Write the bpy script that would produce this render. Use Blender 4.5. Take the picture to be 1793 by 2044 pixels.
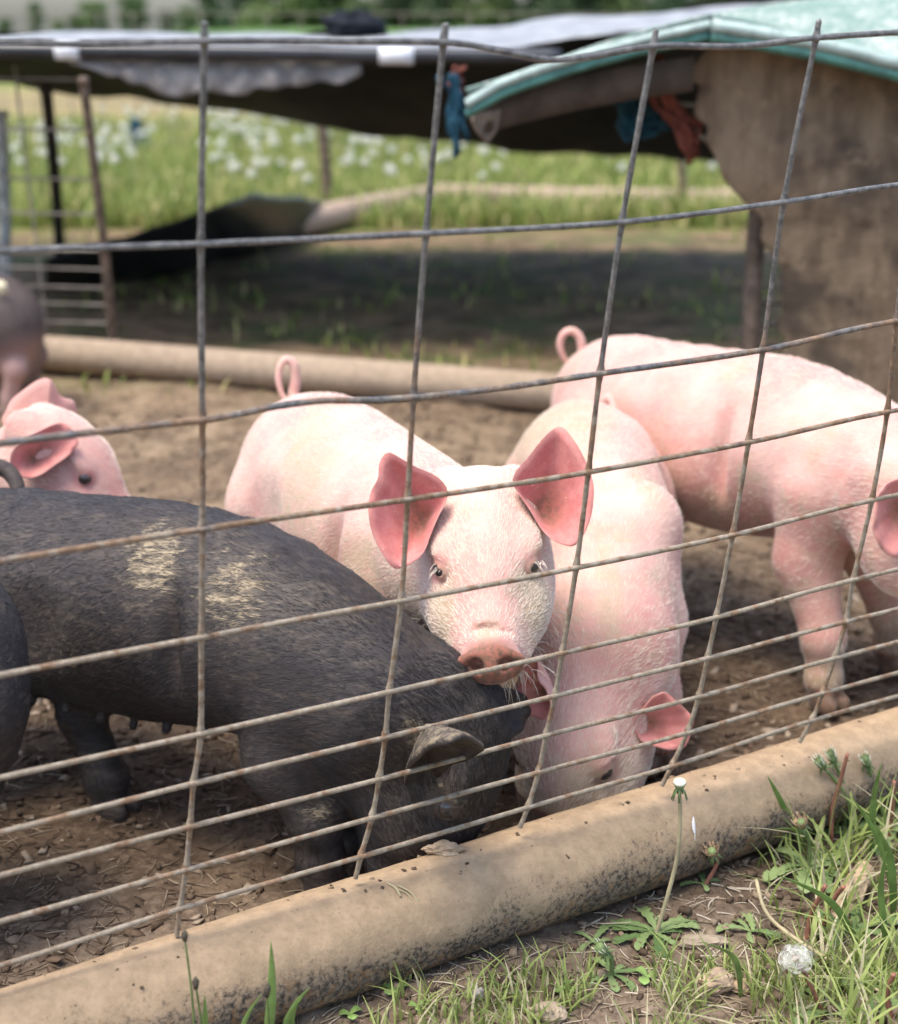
import bpy, math, random
import numpy as np
from mathutils import Vector, Matrix

for o in list(bpy.data.objects):
    bpy.data.objects.remove(o, do_unlink=True)
SC = bpy.context.scene
COL = SC.collection
random.seed(7)
RNG = np.random.default_rng(11)

# ------------------------------------------------------------------ camera, sky, sun, exposure
F_PX, TILT, CAM_H = 3250.0, math.radians(16.8), 0.96      # focal length in pixels of a 1793 px wide frame
cam_d = bpy.data.cameras.new('camera')
cam = bpy.data.objects.new('camera', cam_d); COL.objects.link(cam)
cam.location = (0, 0, CAM_H)
cam.rotation_euler = (math.pi/2 - TILT, 0, 0)
cam_d.sensor_fit = 'HORIZONTAL'; cam_d.sensor_width = 36.0
cam_d.lens = 36.0*F_PX/1793.0
cam_d.clip_start = 0.05; cam_d.clip_end = 6000
cam_d.dof.use_dof = True
cam_d.dof.focus_distance = 1.72
cam_d.dof.aperture_fstop = 4.6
SC.camera = cam

SUN_EL, SUN_AZ = math.radians(70), math.radians(235)       # azimuth clockwise from +Y: high, behind the camera's left
world = bpy.data.worlds.new('World'); SC.world = world; world.use_nodes = True
_nt = world.node_tree
_bg = _nt.nodes['Background']
_sky = _nt.nodes.new('ShaderNodeTexSky')
_sky.sky_type = 'NISHITA'; _sky.sun_disc = False
_sky.sun_elevation = SUN_EL; _sky.sun_rotation = SUN_AZ
_sky.air_density = 1.0; _sky.dust_density = 2.6; _sky.ozone_density = 1.5
_nt.links.new(_sky.outputs[0], _bg.inputs[0]); _bg.inputs[1].default_value = 0.135
sun_d = bpy.data.lights.new('sun', 'SUN'); sun = bpy.data.objects.new('sun', sun_d); COL.objects.link(sun)
sun_d.energy = 1.5; sun_d.angle = math.radians(28); sun_d.color = (1.0, 0.93, 0.83)
sdir = Vector((math.sin(SUN_AZ)*math.cos(SUN_EL), math.cos(SUN_AZ)*math.cos(SUN_EL), math.sin(SUN_EL)))
sun.rotation_euler = sdir.to_track_quat('Z', 'Y').to_euler()
SC.view_settings.view_transform = 'Standard'; SC.view_settings.look = 'None'
SC.view_settings.gamma = 1.0; SC.view_settings.exposure = 1.35
SC.cycles.use_denoising = True; SC.cycles.use_adaptive_sampling = True; SC.cycles.adaptive_threshold = 0.02
SC.cycles_curves.shape = 'RIBBONS'
SC.cycles.max_bounces = 6; SC.cycles.diffuse_bounces = 3; SC.cycles.glossy_bounces = 2
SC.cycles.transparent_max_bounces = 6; SC.cycles.transmission_bounces = 3
SC.cycles.sample_clamp_indirect = 6.0

# ------------------------------------------------------------------ measuring helpers
CT, ST = math.cos(TILT), math.sin(TILT)
def ray(vx, vy):
    """direction of the sight line through a point of the 1793 x 2044 frame"""
    a, b = (vx-896.5)/F_PX, (vy-1022.0)/F_PX
    return np.array([a, CT - b*ST, -ST - b*CT])
EYE = np.array([0, 0, CAM_H])
def at(vx, vy, Y):
    d = ray(vx, vy); return EYE + d*(Y/d[1])
def on_plane(vx, vy, p, n):
    d = ray(vx, vy); return EYE + d*(np.dot(np.asarray(p)-EYE, n)/np.dot(d, n))
def gnd(vx, vy, z=0.0):
    d = ray(vx, vy); return EYE + d*((z-CAM_H)/d[2])
def nrm(v):
    v = np.asarray(v, float); return v/np.linalg.norm(v)

def tag(o, label=None, cat=None, group=None, kind=None):
    if label: o['label'] = label
    if cat: o['category'] = cat
    if group: o['group'] = group
    if kind: o['kind'] = kind
    return o
def empty(name, loc=(0, 0, 0)):
    o = bpy.data.objects.new(name, None); COL.objects.link(o); o.location = loc
    o.empty_display_size = 0.05
    return o

def make_mesh(name, verts, faces, smooth=True):
    """verts (n,3); faces: an (m,k) array or a list of tuples"""
    me = bpy.data.meshes.new(name)
    verts = np.asarray(verts, np.float32)
    if isinstance(faces, np.ndarray):
        m, k = faces.shape
        me.vertices.add(len(verts)); me.vertices.foreach_set('co', verts.ravel())
        me.loops.add(m*k); me.loops.foreach_set('vertex_index', faces.astype(np.int32).ravel())
        me.polygons.add(m)
        me.polygons.foreach_set('loop_start', np.arange(0, m*k, k, dtype=np.int32))
        me.update(calc_edges=True)
    else:
        me.from_pydata([tuple(map(float, v)) for v in verts], [], faces)
    if smooth:
        me.polygons.foreach_set('use_smooth', np.ones(len(me.polygons), bool))
    me.update()
    return me
def obj(name, me, mat=None, parent=None, loc=None):
    o = bpy.data.objects.new(name, me); COL.objects.link(o)
    if mat and not len(me.materials): me.materials.append(mat)
    if parent: o.parent = parent
    if loc is not None: o.location = loc
    return o

class MB:
    """collects vertices and faces of one mesh"""
    def __init__(s): s.v = []; s.f = []; s.n = 0
    def add(s, v, f):
        v = np.asarray(v, float).reshape(-1, 3)
        s.f.extend([tuple(int(i)+s.n for i in q) for q in f]); s.v.append(v); s.n += len(v)
    def box(s, c, sx, sy, sz, M=None):
        v = np.array([[x, y, z] for x in (-.5, .5) for y in (-.5, .5) for z in (-.5, .5)])*[sx, sy, sz]
        if M is not None: v = v @ np.asarray(M).T
        s.add(v+np.asarray(c), [(0,1,3,2),(4,6,7,5),(0,4,5,1),(2,3,7,6),(0,2,6,4),(1,5,7,3)])
    def tube(s, pts, r, n=8, cap=True):
        pts = np.asarray(pts, float); m = len(pts)
        r = np.broadcast_to(np.asarray(r, float), (m,))
        t = np.gradient(pts, axis=0); t /= np.linalg.norm(t, axis=1)[:, None]+1e-12
        up = np.array([0, 0, 1.0]) if abs(t[0, 2]) < .9 else np.array([1.0, 0, 0])
        rings = []; u = np.cross(t[0], up); u /= np.linalg.norm(u)
        for i in range(m):
            u = u - t[i]*np.dot(u, t[i]); u /= np.linalg.norm(u)+1e-12
            w = np.cross(t[i], u)
            a = np.arange(n)*2*math.pi/n
            rings.append(pts[i]+r[i]*(np.cos(a)[:, None]*u+np.sin(a)[:, None]*w))
        f = []
        for i in range(m-1):
            for j in range(n):
                k = (j+1) % n
                f.append((i*n+j, i*n+k, (i+1)*n+k, (i+1)*n+j))
        if cap:
            f.append(tuple(range(n-1, -1, -1))); f.append(tuple((m-1)*n+j for j in range(n)))
        s.add(np.concatenate(rings), f)
    def grid(s, P, thick=None):
        """P (a,b,3) sheet; thick gives it a second face and rims"""
        a, b, _ = P.shape
        idx = lambda i, j: i*b+j
        f = [(idx(i,j), idx(i,j+1), idx(i+1,j+1), idx(i+1,j)) for i in range(a-1) for j in range(b-1)]
        if thick is None:
            s.add(P.reshape(-1, 3), f); return
        du = np.gradient(P, axis=0); dv = np.gradient(P, axis=1)
        N = np.cross(du, dv); N /= np.linalg.norm(N, axis=2)[..., None]+1e-12
        Q = P-N*thick; k = a*b
        g = [tuple(i+k for i in q[::-1]) for q in f]
        rim = []
        edge = [idx(0,j) for j in range(b)]+[idx(i,b-1) for i in range(1,a)]+[idx(a-1,j) for j in range(b-2,-1,-1)]+[idx(i,0) for i in range(a-2,0,-1)]
        for p, q in zip(edge, edge[1:]+edge[:1]):
            rim.append((p, p+k, q+k, q))
        s.add(np.concatenate([P.reshape(-1,3), Q.reshape(-1,3)]), f+g+rim)
    def build(s, name, mat=None, parent=None, smooth=True, loc=None):
        v = np.concatenate(s.v)
        if loc is not None: v = v-np.asarray(loc)
        return obj(name, make_mesh(name, v, s.f, smooth), mat, parent, loc)

def catmull(P, n, closed=False):
    P = np.asarray(P, float); m = len(P)
    if closed:
        t = np.linspace(0, m, n, endpoint=False)
        g = lambda i: P[i % m]
    else:
        t = np.linspace(0, m-1, n)
        g = lambda i: P[np.clip(i, 0, m-1)]
    i = np.floor(t).astype(int)
    if not closed: i = np.minimum(i, m-2)
    f = (t-i)[:, None]
    a, b, c, d = g(i-1), g(i), g(i+1), g(i+2)
    return .5*((2*b)+(c-a)*f+(2*a-5*b+4*c-d)*f**2+(-a+3*b-3*c+d)*f**3)

def _hash(ix, iy, seed):
    h = (ix.astype(np.int64)*374761393+iy.astype(np.int64)*668265263+seed*1442695041) & 0x7fffffff
    h = ((h ^ (h >> 13))*1274126177) & 0x7fffffff
    return ((h ^ (h >> 16)) & 0xffff)/65535.0
def noise2(x, y, seed=0):
    x = np.asarray(x, float); y = np.asarray(y, float)
    ix, iy = np.floor(x).astype(int), np.floor(y).astype(int)
    fx, fy = x-ix, y-iy; fx = fx*fx*(3-2*fx); fy = fy*fy*(3-2*fy)
    a, b = _hash(ix, iy, seed), _hash(ix+1, iy, seed); c, d = _hash(ix, iy+1, seed), _hash(ix+1, iy+1, seed)
    return (a*(1-fx)+b*fx)*(1-fy)+(c*(1-fx)+d*fx)*fy - .5
def fbm(x, y, o=4, seed=0):
    s = 0; amp = 1
    for k in range(o):
        s = s+amp*noise2(np.asarray(x)*2**k, np.asarray(y)*2**k, seed+k); amp *= .5
    return s

# ------------------------------------------------------------------ material helpers
class NT:
    def __init__(s, name):
        s.m = bpy.data.materials.new(name); s.m.use_nodes = True
        s.t = s.m.node_tree; s.b = s.t.nodes['Principled BSDF']
        s._tc = None
    def n(s, kind, **kw):
        x = s.t.nodes.new('ShaderNode'+kind)
        for k, v in kw.items(): setattr(x, k, v)
        return x
    def link(s, a, b): s.t.links.new(a, b)
    def set(s, node, i, v):
        if hasattr(v, 'is_output'): s.link(v, node.inputs[i])
        else: node.inputs[i].default_value = v
    def tc(s, which='Object'):
        if s._tc is None: s._tc = s.n('TexCoord')
        return s._tc.outputs[which]
    def noise(s, scale, detail=4, rough=.6, vec=None, dist=0, stretch=None, rot=None):
        x = s.n('TexNoise'); x.inputs['Scale'].default_value = scale; x.inputs['Detail'].default_value = min(detail, 3.0)
        x.inputs['Roughness'].default_value = rough; x.inputs['Distortion'].default_value = dist
        v = vec or s.tc()
        if stretch:
            mp = s.n('Mapping'); mp.inputs['Scale'].default_value = stretch; mp.vector_type = 'TEXTURE' if False else 'POINT'
            if rot: mp.inputs['Rotation'].default_value = rot
            s.link(v, mp.inputs[0]); v = mp.outputs[0]
        s.link(v, x.inputs['Vector']); return x.outputs[0]
    def voro(s, scale, feature='F1', out=0, vec=None):
        x = s.n('TexVoronoi', feature=feature); x.inputs['Scale'].default_value = scale
        s.link(vec or s.tc(), x.inputs['Vector']); return x.outputs[out]
    def ramp(s, fac, lo, hi):
        x = s.n('MapRange'); x.interpolation_type = 'SMOOTHSTEP'
        s.set(x, 0, fac); x.inputs[1].default_value = lo; x.inputs[2].default_value = hi
        return x.outputs[0]
    def math(s, op, a, b=0.0):
        x = s.n('Math', operation=op); s.set(x, 0, a); s.set(x, 1, b); return x.outputs[0]
    def mix(s, fac, a, b):
        x = s.n('Mix', data_type='RGBA'); s.set(x, 0, fac)
        for i, v in ((6, a), (7, b)):
            if hasattr(v, 'is_output'): s.link(v, x.inputs[i])
            else: x.inputs[i].default_value = (*v, 1) if len(v) == 3 else v
        return x.outputs[2]
    def attr(s, name):
        x = s.n('Attribute'); x.attribute_name = name; return x
    def sep(s, v):
        x = s.n('SeparateXYZ'); s.link(v, x.inputs[0]); return x.outputs
    def color(s, c): s.set(s.b, 'Base Color', c if hasattr(c, 'is_output') else (*c, 1)); return s
    def p(s, **kw):
        nm = dict(rough='Roughness', metal='Metallic', spec='Specular IOR Level', sss='Subsurface Weight', sssr='Subsurface Radius', ssss='Subsurface Scale',
                  sheen='Sheen Weight', sheenr='Sheen Roughness', trans='Transmission Weight', coat='Coat Weight', alpha='Alpha')
        for k, v in kw.items(): s.set(s.b, nm[k], v)
        return s
    def bump(s, h, strength=.3, dist=.01):
        x = s.n('Bump'); x.inputs['Strength'].default_value = strength; x.inputs['Distance'].default_value = dist
        s.link(h, x.inputs['Height'])
        prev = s.b.inputs['Normal']
        if prev.is_linked: s.link(prev.links[0].from_socket, x.inputs['Normal'])
        s.link(x.outputs[0], prev); return s
def simple(name, c, rough=.7, var=.25, scale=20, spec=.3, bump=0, bdist=.003, **kw):
    m = NT(name)
    n = m.noise(scale, 5)
    d = tuple(max(0, x*(1-var)) for x in c); l = tuple(min(1, x*(1+var)) for x in c)
    m.color(m.mix(m.ramp(n, .3, .7), d, l)).p(rough=rough, spec=spec, **kw)
    if bump: m.bump(m.noise(scale*3, 6), bump, bdist)
    return m.m
# ------------------------------------------------------------------ ground
def ground_height(x, y):
    x = np.asarray(x, float); y = np.asarray(y, float)
    near = np.clip((9-y)/4, 0, 1)*np.clip((4-np.abs(x))/2, 0, 1)
    h = fbm(x*3.1, y*3.1, 3, 3)*.026 + fbm(x*14, y*14, 3, 9)*.017 + np.abs(fbm(x*38, y*38, 2, 21))*.007
    far = fbm(x*.02, y*.02, 2, 5)*.35*np.clip((y-30)/60, 0, 1)
    ratio = x/np.maximum(y, 1.0); s_ = np.clip((-.125-ratio)/.05, 0, 1)
    far = far - .0085*np.maximum(0, y-40)*s_*s_*(3-2*s_)      # the land falls away beyond the field at the left
    return h*near*.8 + far - .004*near
def graded(lo, d0, d1, hi, step, grow=1.22):
    mid = list(np.arange(d0, d1+1e-6, step)); a = []; b = []
    s = step; p = d0
    while p > lo: s *= grow; p -= s; a.append(max(p, lo))
    s = step; p = d1
    while p < hi: s *= grow; p += s; b.append(min(p, hi))
    return np.array(a[::-1]+mid+b)
_gx = graded(-3000, -1.15, 1.25, 3000, .011); _gy = graded(-60, 1.05, 3.1, 4000, .011, 1.06)
_X, _Y = np.meshgrid(_gx, _gy, indexing='ij')
_V = np.stack([_X, _Y, ground_height(_X, _Y)], -1)
_nx, _ny = _X.shape
_i = (np.arange(_nx-1)[:, None]*_ny+np.arange(_ny-1)[None]).ravel()
_faces = np.stack([_i, _i+_ny, _i+_ny+1, _i+1], 1)

g = NT('ground_soil_and_grass')
pos = g.tc('Object'); sx, sy, sz = g.sep(pos)
big = g.noise(1.3, 4); mid = g.noise(9, 5, .65); fine = g.noise(70, 5, .7); chunk = g.voro(55, 'F1', 0)
soil = g.mix(g.ramp(mid, .32, .68), (.085, .055, .036), (.17, .115, .072))
soil = g.mix(g.ramp(fine, .35, .75), soil, (.22, .16, .105))
moist_shade = g.math('MULTIPLY', g.ramp(sy, 2.75, 2.2), g.ramp(big, .2, .5))  # moist soil plus shade around the near pigs, both darkened in the colour
soil = g.mix(g.math('MULTIPLY', moist_shade, .55), soil, g.mix(g.ramp(fine, .35, .7), (.042, .028, .019), (.105, .073, .048)))
soil = g.mix(g.math('MULTIPLY', g.ramp(chunk, .18, .05), .6), soil, (.06, .042, .03))
# a dry, straw-coloured trampled stretch in the middle of the pen
dry = g.math('MULTIPLY', g.math('MULTIPLY', g.ramp(sy, 2.1, 2.9), g.ramp(sy, 5.0, 4.4)), g.ramp(big, .3, .6))
soil = g.mix(g.math('MULTIPLY', dry, g.math('MULTIPLY', g.ramp(mid, .35, .62), .6)), soil, g.mix(g.ramp(fine, .3, .7), (.25, .175, .105), (.42, .32, .21)))
tarp_shade = g.math('MULTIPLY', g.ramp(sy, 4.4, 4.9), .8)  # tarp's shade worked into the soil colour as patchy dark and warm browns
soil = g.mix(tarp_shade, soil, g.mix(g.ramp(g.math('ADD', g.math('MULTIPLY', g.noise(5, 4, .7), .7), g.math('MULTIPLY', fine, .3)), .36, .62), (.055, .038, .022), (.27, .185, .105)))
weedy = g.math('MULTIPLY', g.ramp(g.noise(2.6, 5, .7), .48, .62), g.ramp(sy, 4.1, 4.8))
soil = g.mix(g.math('MULTIPLY', weedy, .75), soil, g.mix(g.ramp(fine, .3, .7), (.05, .075, .022), (.13, .15, .05)))
front = g.math('MULTIPLY', g.ramp(sy, 1.75, 1.55), .6)
soil = g.mix(front, soil, g.mix(g.ramp(fine, .3, .7), (.15, .108, .075), (.30, .23, .165)))
fn = g.noise(.7, 5, .7)
grass = g.mix(g.ramp(fn, .3, .7), (.13, .17, .04), (.25, .28, .08))
grass = g.mix(g.math('MULTIPLY', g.ramp(g.noise(2.2, 4), .45, .7), .5), grass, (.22, .20, .07))
row = g.math('MULTIPLY', g.ramp(g.math('ADD', sy, g.math('MULTIPLY', fn, 6)), 19.0, 20.5), g.ramp(g.math('ADD', sy, g.math('MULTIPLY', fn, 6)), 29, 26))
grass = g.mix(g.math('MULTIPLY', row, .7), grass, (.30, .21, .12))
meadow = g.ramp(sy, 40, 60)
grass = g.mix(meadow, grass, (.12, .21, .06))
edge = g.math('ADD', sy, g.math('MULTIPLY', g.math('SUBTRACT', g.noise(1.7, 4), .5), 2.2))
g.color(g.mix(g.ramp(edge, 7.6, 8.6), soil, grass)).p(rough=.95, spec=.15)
g.bump(fine, .5, .006); g.bump(g.noise(260, 4, .7), .4, .003)
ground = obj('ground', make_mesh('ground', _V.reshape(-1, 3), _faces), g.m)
tag(ground, kind='structure')

# ------------------------------------------------------------------ trees along the far edge of the meadow
M_BARK = simple('bark', (.07, .055, .04), .9, .3, 3, bump=.5, bdist=.05)
def leaf_mat(name, c):
    m = NT(name); r = m.n('ObjectInfo').outputs['Random']
    n = m.noise(.5, 4)
    col = m.mix(m.ramp(n, .3, .7), tuple(x*.65 for x in c), tuple(x*1.3 for x in c))
    col = m.mix(m.math('MULTIPLY', r, .5), col, (c[0]*1.5, c[1]*1.15, c[2]*.9))
    m.color(col).p(rough=.7, spec=.2)
    return m.m
LEAFS = [leaf_mat('leaf_mid_green', (.075, .12, .045)), leaf_mat('leaf_deep_green', (.05, .085, .04)), leaf_mat('leaf_light_green', (.10, .16, .055))]  # greens lightened to stand in for haze over the distance
def tree_meshes(seed, h, w, low=True):
    r = np.random.default_rng(seed); mb = MB()
    mb.tube([(0,0,-.3), (.1,0,h*.2), (.0,.1,h*.5), (.1,0,h*.8)], [h*.03, h*.024, h*.015, h*.004], 8)
    blobs = []
    for k in range(9):
        a = r.uniform(0, 6.28); zz = r.uniform(.3, .85)*h; rad = w*.5*r.uniform(.3, .75)*(1-.5*abs(zz/h-.5))
        tip = np.array([math.cos(a)*rad, math.sin(a)*rad, zz])
        mb.tube([(0, 0, zz*.62), tip*.5+np.array([0, 0, zz*.36]), tip], [h*.012, h*.007, h*.002], 6)
        blobs.append((tip, w*r.uniform(.16, .27)))
    for k in range(12 if low else 3): blobs.append((np.array([r.uniform(-.6, .6)*w*(1 if low else .5), r.uniform(-.4, .4)*w, h*r.uniform(.03, .24)]), w*r.uniform(.15, .24)))
    blobs.append((np.array([0, 0, h*.88]), w*.2)); blobs.append((np.array([0, 0, h*.6]), w*.3)); blobs.append((np.array([0, 0, h*.3]), w*.28))
    trunk = make_mesh('trunk', np.concatenate(mb.v), mb.f)
    V = []
    for c, rad in blobs:
        n = int(170*(rad/(w*.2))**2)
        d = r.normal(size=(n, 3)); d /= np.linalg.norm(d, axis=1)[:, None]
        p = c+d*rad*r.uniform(.45, 1.12, (n, 1))**.7*np.array([1, 1, .8])
        s = w*r.uniform(.022, .05, n)
        e1 = r.normal(size=(n, 3)); e1 /= np.linalg.norm(e1, axis=1)[:, None]
        e2 = np.cross(e1, d); e2 /= np.linalg.norm(e2, axis=1)[:, None]+1e-9
        q = np.stack([p-e1*s[:, None], p-e2*s[:, None]*.6, p+e1*s[:, None], p+e2*s[:, None]*.6], 1)
        V.append(q.reshape(-1, 3))
    V = np.concatenate(V); F = np.arange(len(V)).reshape(-1, 4)
    return trunk, make_mesh('crown', V, F, False)
_kinds = [tree_meshes(s, h, w) for s, h, w in ((1, 11, 10), (2, 12.5, 9), (3, 9.5, 11))]+[tree_meshes(s, h, w, False) for s, h, w in ((4, 12, 7.5), (5, 10, 9.5))]
_tree_no = 0
def tree(vx, dist, height, kind, leaf, label):
    x = (vx-896.5)/F_PX*dist*1.0
    t = empty('broadleaf_tree', (x, dist, float(ground_height(x, dist))-.2))
    s = height/(11, 12.5, 9.5, 12, 10)[kind]; t.scale = (s, s, s); t.rotation_euler = (0, 0, vx*1.7)
    a = bpy.data.objects.new('trunk', _kinds[kind][0]); b = bpy.data.objects.new('crown', _kinds[kind][1])
    for o, m in ((a, M_BARK), (b, LEAFS[leaf])):
        COL.objects.link(o); o.parent = t
        if not len(o.data.materials): o.data.materials.append(m)
        o.material_slots[0].link = 'OBJECT'; o.material_slots[0].material = m
    tag(t, label, 'tree', 'trees along the far edge of the meadow')
for vx, dist, hh, k, lf, lab in (
    (6, 520, 7.2, 4, 1, 'low dark round tree at the far left corner of the skyline'),
    (105, 430, 9.6, 3, 0, 'slim lone tree between two patches of sky, left of the skyline'),
    (222, 430, 9.4, 4, 2, 'light green tree right of the widest patch of sky'),
    (290, 400, 10.0, 4, 0, 'full round tree rising above the left end of the black tarp'),
    (356, 450, 6.8, 4, 1, 'short dark bluish tree below the small sky gap'),
    (48, 480, 5.6, 4, 0, 'low shrubby tree left of the slim lone tree on the skyline'),
    (152, 500, 5.4, 4, 2, 'small pale tree low in the widest patch of sky'),
    (183, 460, 6.4, 4, 0, 'small round tree at the foot of the light green tree'),
    (400, 430, 6.6, 4, 2, 'low pale tree under the right side of the small sky gap'),
    (440, 280, 11.0, 1, 0, 'mid green tree just right of the small sky gap'),
    (520, 240, 11., 0, 1, 'deep green tree behind the tarp, first of the dense row'),
    (610, 235, 11., 2, 2, 'light green tree in the dense row left of the crumpled bag'),
    (700, 240, 12., 1, 0, 'tree in the skyline directly above the crumpled black bag'),
    (800, 235, 12., 0, 1, 'dark tree in the skyline right of the crumpled black bag'),
    (900, 245, 12., 2, 2, 'pale tree behind the bright strip of meadow'),
    (1000, 240, 13., 1, 0, 'tall green tree above the silver tarp, near the photo centre'),
    (1100, 240, 12., 0, 1, 'deep green tree above the silver part of the tarp'),
    (1210, 245, 13., 2, 0, 'tree behind the tarp where it climbs to the green roof'),
    (1320, 240, 13., 1, 1, 'dark tree just left above the green roof peak'),
    (1430, 245, 13., 0, 0, 'tree directly above the green roof peak'),
    (1550, 240, 13., 2, 1, 'tree above the seams of the green roof'),
    (1680, 245, 13., 1, 0, 'tree second from the right end of the skyline'),
    (1800, 240, 13., 0, 1, 'rightmost tree of the skyline, above the roof corner')):
    tree(vx, dist, hh, k, lf, lab)

# ------------------------------------------------------------------ grass and weeds of the field, as a mass
def blades(n, pts, hmin, hmax, wmin, wmax, seg=3, lean=.5, seed=0):
    r = np.random.default_rng(seed)
    h = r.uniform(hmin, hmax, n); w = r.uniform(wmin, wmax, n); a = r.uniform(0, 2*math.pi, n); b = a+r.normal(0, .5, n)+math.pi/2
    L = r.uniform(.1, lean, n)*h
    d = np.stack([np.cos(a), np.sin(a), 0*a], 1); e = np.stack([np.cos(b), np.sin(b), 0*b], 1)
    V = []
    for k in range(seg+1):
        t = k/seg
        c = pts+d*(L*t**1.8)[:, None]+np.array([0, 0, 1])*(h*(t-.22*t*t*(L/h)))[:, None]
        ww = (w*(1-t**1.6)*(.6+.8*t*(1-t))*.5+.0002)[:, None]
        V += [c-e*ww, c+e*ww]
    V = np.stack(V, 1)                                   # n, 2(seg+1), 3
    q = np.array([[2*k, 2*k+1, 2*k+3, 2*k+2] for k in range(seg)])
    F = (np.arange(n)[:, None, None]*(2*seg+2)+q[None]).reshape(-1, 4)
    return V.reshape(-1, 3), F
def grass_mat(name, dark, light, straw=None, frac=.2):
    m = NT(name); geo = m.n('NewGeometry'); r = geo.outputs['Random Per Island']
    c = m.mix(r, dark, light)
    if straw: c = m.mix(m.math('GREATER_THAN', m.math('FRACT', m.math('MULTIPLY', r, 37.3)), 1-frac), c, straw)
    m.color(c).p(rough=.55, spec=.3, trans=0)
    tr = m.n('BsdfTranslucent'); m.link(c, tr.inputs[0]); mx = m.n('MixShader'); mx.inputs[0].default_value = .3
    m.link(m.b.outputs[0], mx.inputs[1]); m.link(tr.outputs[0], mx.inputs[2]); m.link(mx.outputs[0], m.t.nodes['Material Output'].inputs[0])
    return m.m
M_FIELD = grass_mat('field_weeds', (.13, .18, .035), (.33, .38, .10), (.50, .44, .19), .25)
r_ = np.random.default_rng(5)
n_ = 26000
yy = 7.9+8.3*r_.uniform(0, 1, n_)**1.3; xx = r_.uniform(-.36, .36, n_)*yy
V, F = blades(n_, np.stack([xx, yy, ground_height(xx, yy)], 1), .05, .20, .012, .04, 3, .8, 6)
tag(obj('field_grass', make_mesh('field_grass', V, F), M_FIELD), 'weedy green grass of the field behind the pen', 'grass', kind='stuff')
n_ = 1500
yy = r_.uniform(4.2, 7.8, n_); xx = r_.uniform(-.3, .26, n_)*yy
keep = noise2(xx*1.9, yy*1.9, 33) > -.02; xx, yy = xx[keep], yy[keep]
V, F = blades(len(xx), np.stack([xx, yy, ground_height(xx, yy)], 1), .02, .07, .008, .02, 3, .9, 8)
tag(obj('shade_weeds', make_mesh('shade_weeds', V, F), M_FIELD), 'low weeds on the dark ground under the tarp shelter', 'weeds', kind='stuff')

# dandelion clocks in the field
M_PUFF = simple('dandelion_down', (.80, .78, .70), .9, .08, 60)
M_STEM = simple('green_stem', (.16, .21, .07), .6, .25, 40)
def puff_mesh(r, n, seed, fuzz=.0012):
    q = np.random.default_rng(seed); mb = MB()
    V = []; d = q.normal(size=(n, 3)); d /= np.linalg.norm(d, axis=1)[:, None]
    d = d[d[:, 2] > -.75]; n = len(d)
    e = q.normal(size=(n, 3)); e -= d*(e*d).sum(1)[:, None]; e /= np.linalg.norm(e, axis=1)[:, None]
    f = np.cross(d, e); L = r*q.uniform(.55, 1.06, n)[:, None]
    Vs = []; Fs = []; k = 0
    for a in (0, 1.05, 2.1):
        g_ = e*math.cos(a)+f*math.sin(a); s = r*.22
        Vs.append(np.stack([d*L-g_*s, d*(L*.985)+f*fuzz, d*L+g_*s, d*(L*1.0)-f*fuzz], 1).reshape(-1, 3))
    Vs.append(np.stack([d*L*.12-e*fuzz*.6, d*L*.12+e*fuzz*.6, d*L*.95+e*fuzz*.4, d*L*.95-e*fuzz*.4], 1).reshape(-1, 3))
    V = np.concatenate(Vs); return V, np.arange(len(V)).reshape(-1, 4)
V, F = puff_mesh(.024, 34, 3, .003)
_pf = make_mesh('seed_head', V, F, False); _pf.materials.append(M_PUFF)
_mb = MB(); _mb.tube([(0, 0, -.01), (.004, 0, .5), (0, 0, 1)], [.0035, .003, .003], 5); _st = make_mesh('stem', np.concatenate(_mb.v), _mb.f); _st.materials.append(M_STEM)
r_ = np.random.default_rng(17)
_n = 0
while _n < 290:
    y = 8.4+6.2*r_.uniform()**.9; vx = r_.uniform(-30, 1490)
    x = (vx-896.5)/F_PX*y
    p = noise2(x*.9+4, y*.55, 40)*.8+.5-.5*(vx > 1000)-.42*(vx < 430)
    if r_.uniform() > p: continue
    hgt = r_.uniform(.16, .30)
    t = empty('dandelion', (x, y, float(ground_height(x, y))))
    a = bpy.data.objects.new('stem', _st); COL.objects.link(a); a.parent = t; a.scale = (1, 1, hgt)
    b = bpy.data.objects.new('seed_head', _pf); COL.objects.link(b); b.parent = t; b.location = (0, 0, hgt+.012)
    s = r_.uniform(1.0, 1.55); b.scale = (s, s, s); t.rotation_euler = (r_.normal(0, .12), r_.normal(0, .12), r_.uniform(0, 6))
    tag(t, 'white dandelion clock standing in the weedy field behind the pen', 'dandelion', 'dandelion clocks in the field')
    _n += 1
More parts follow.
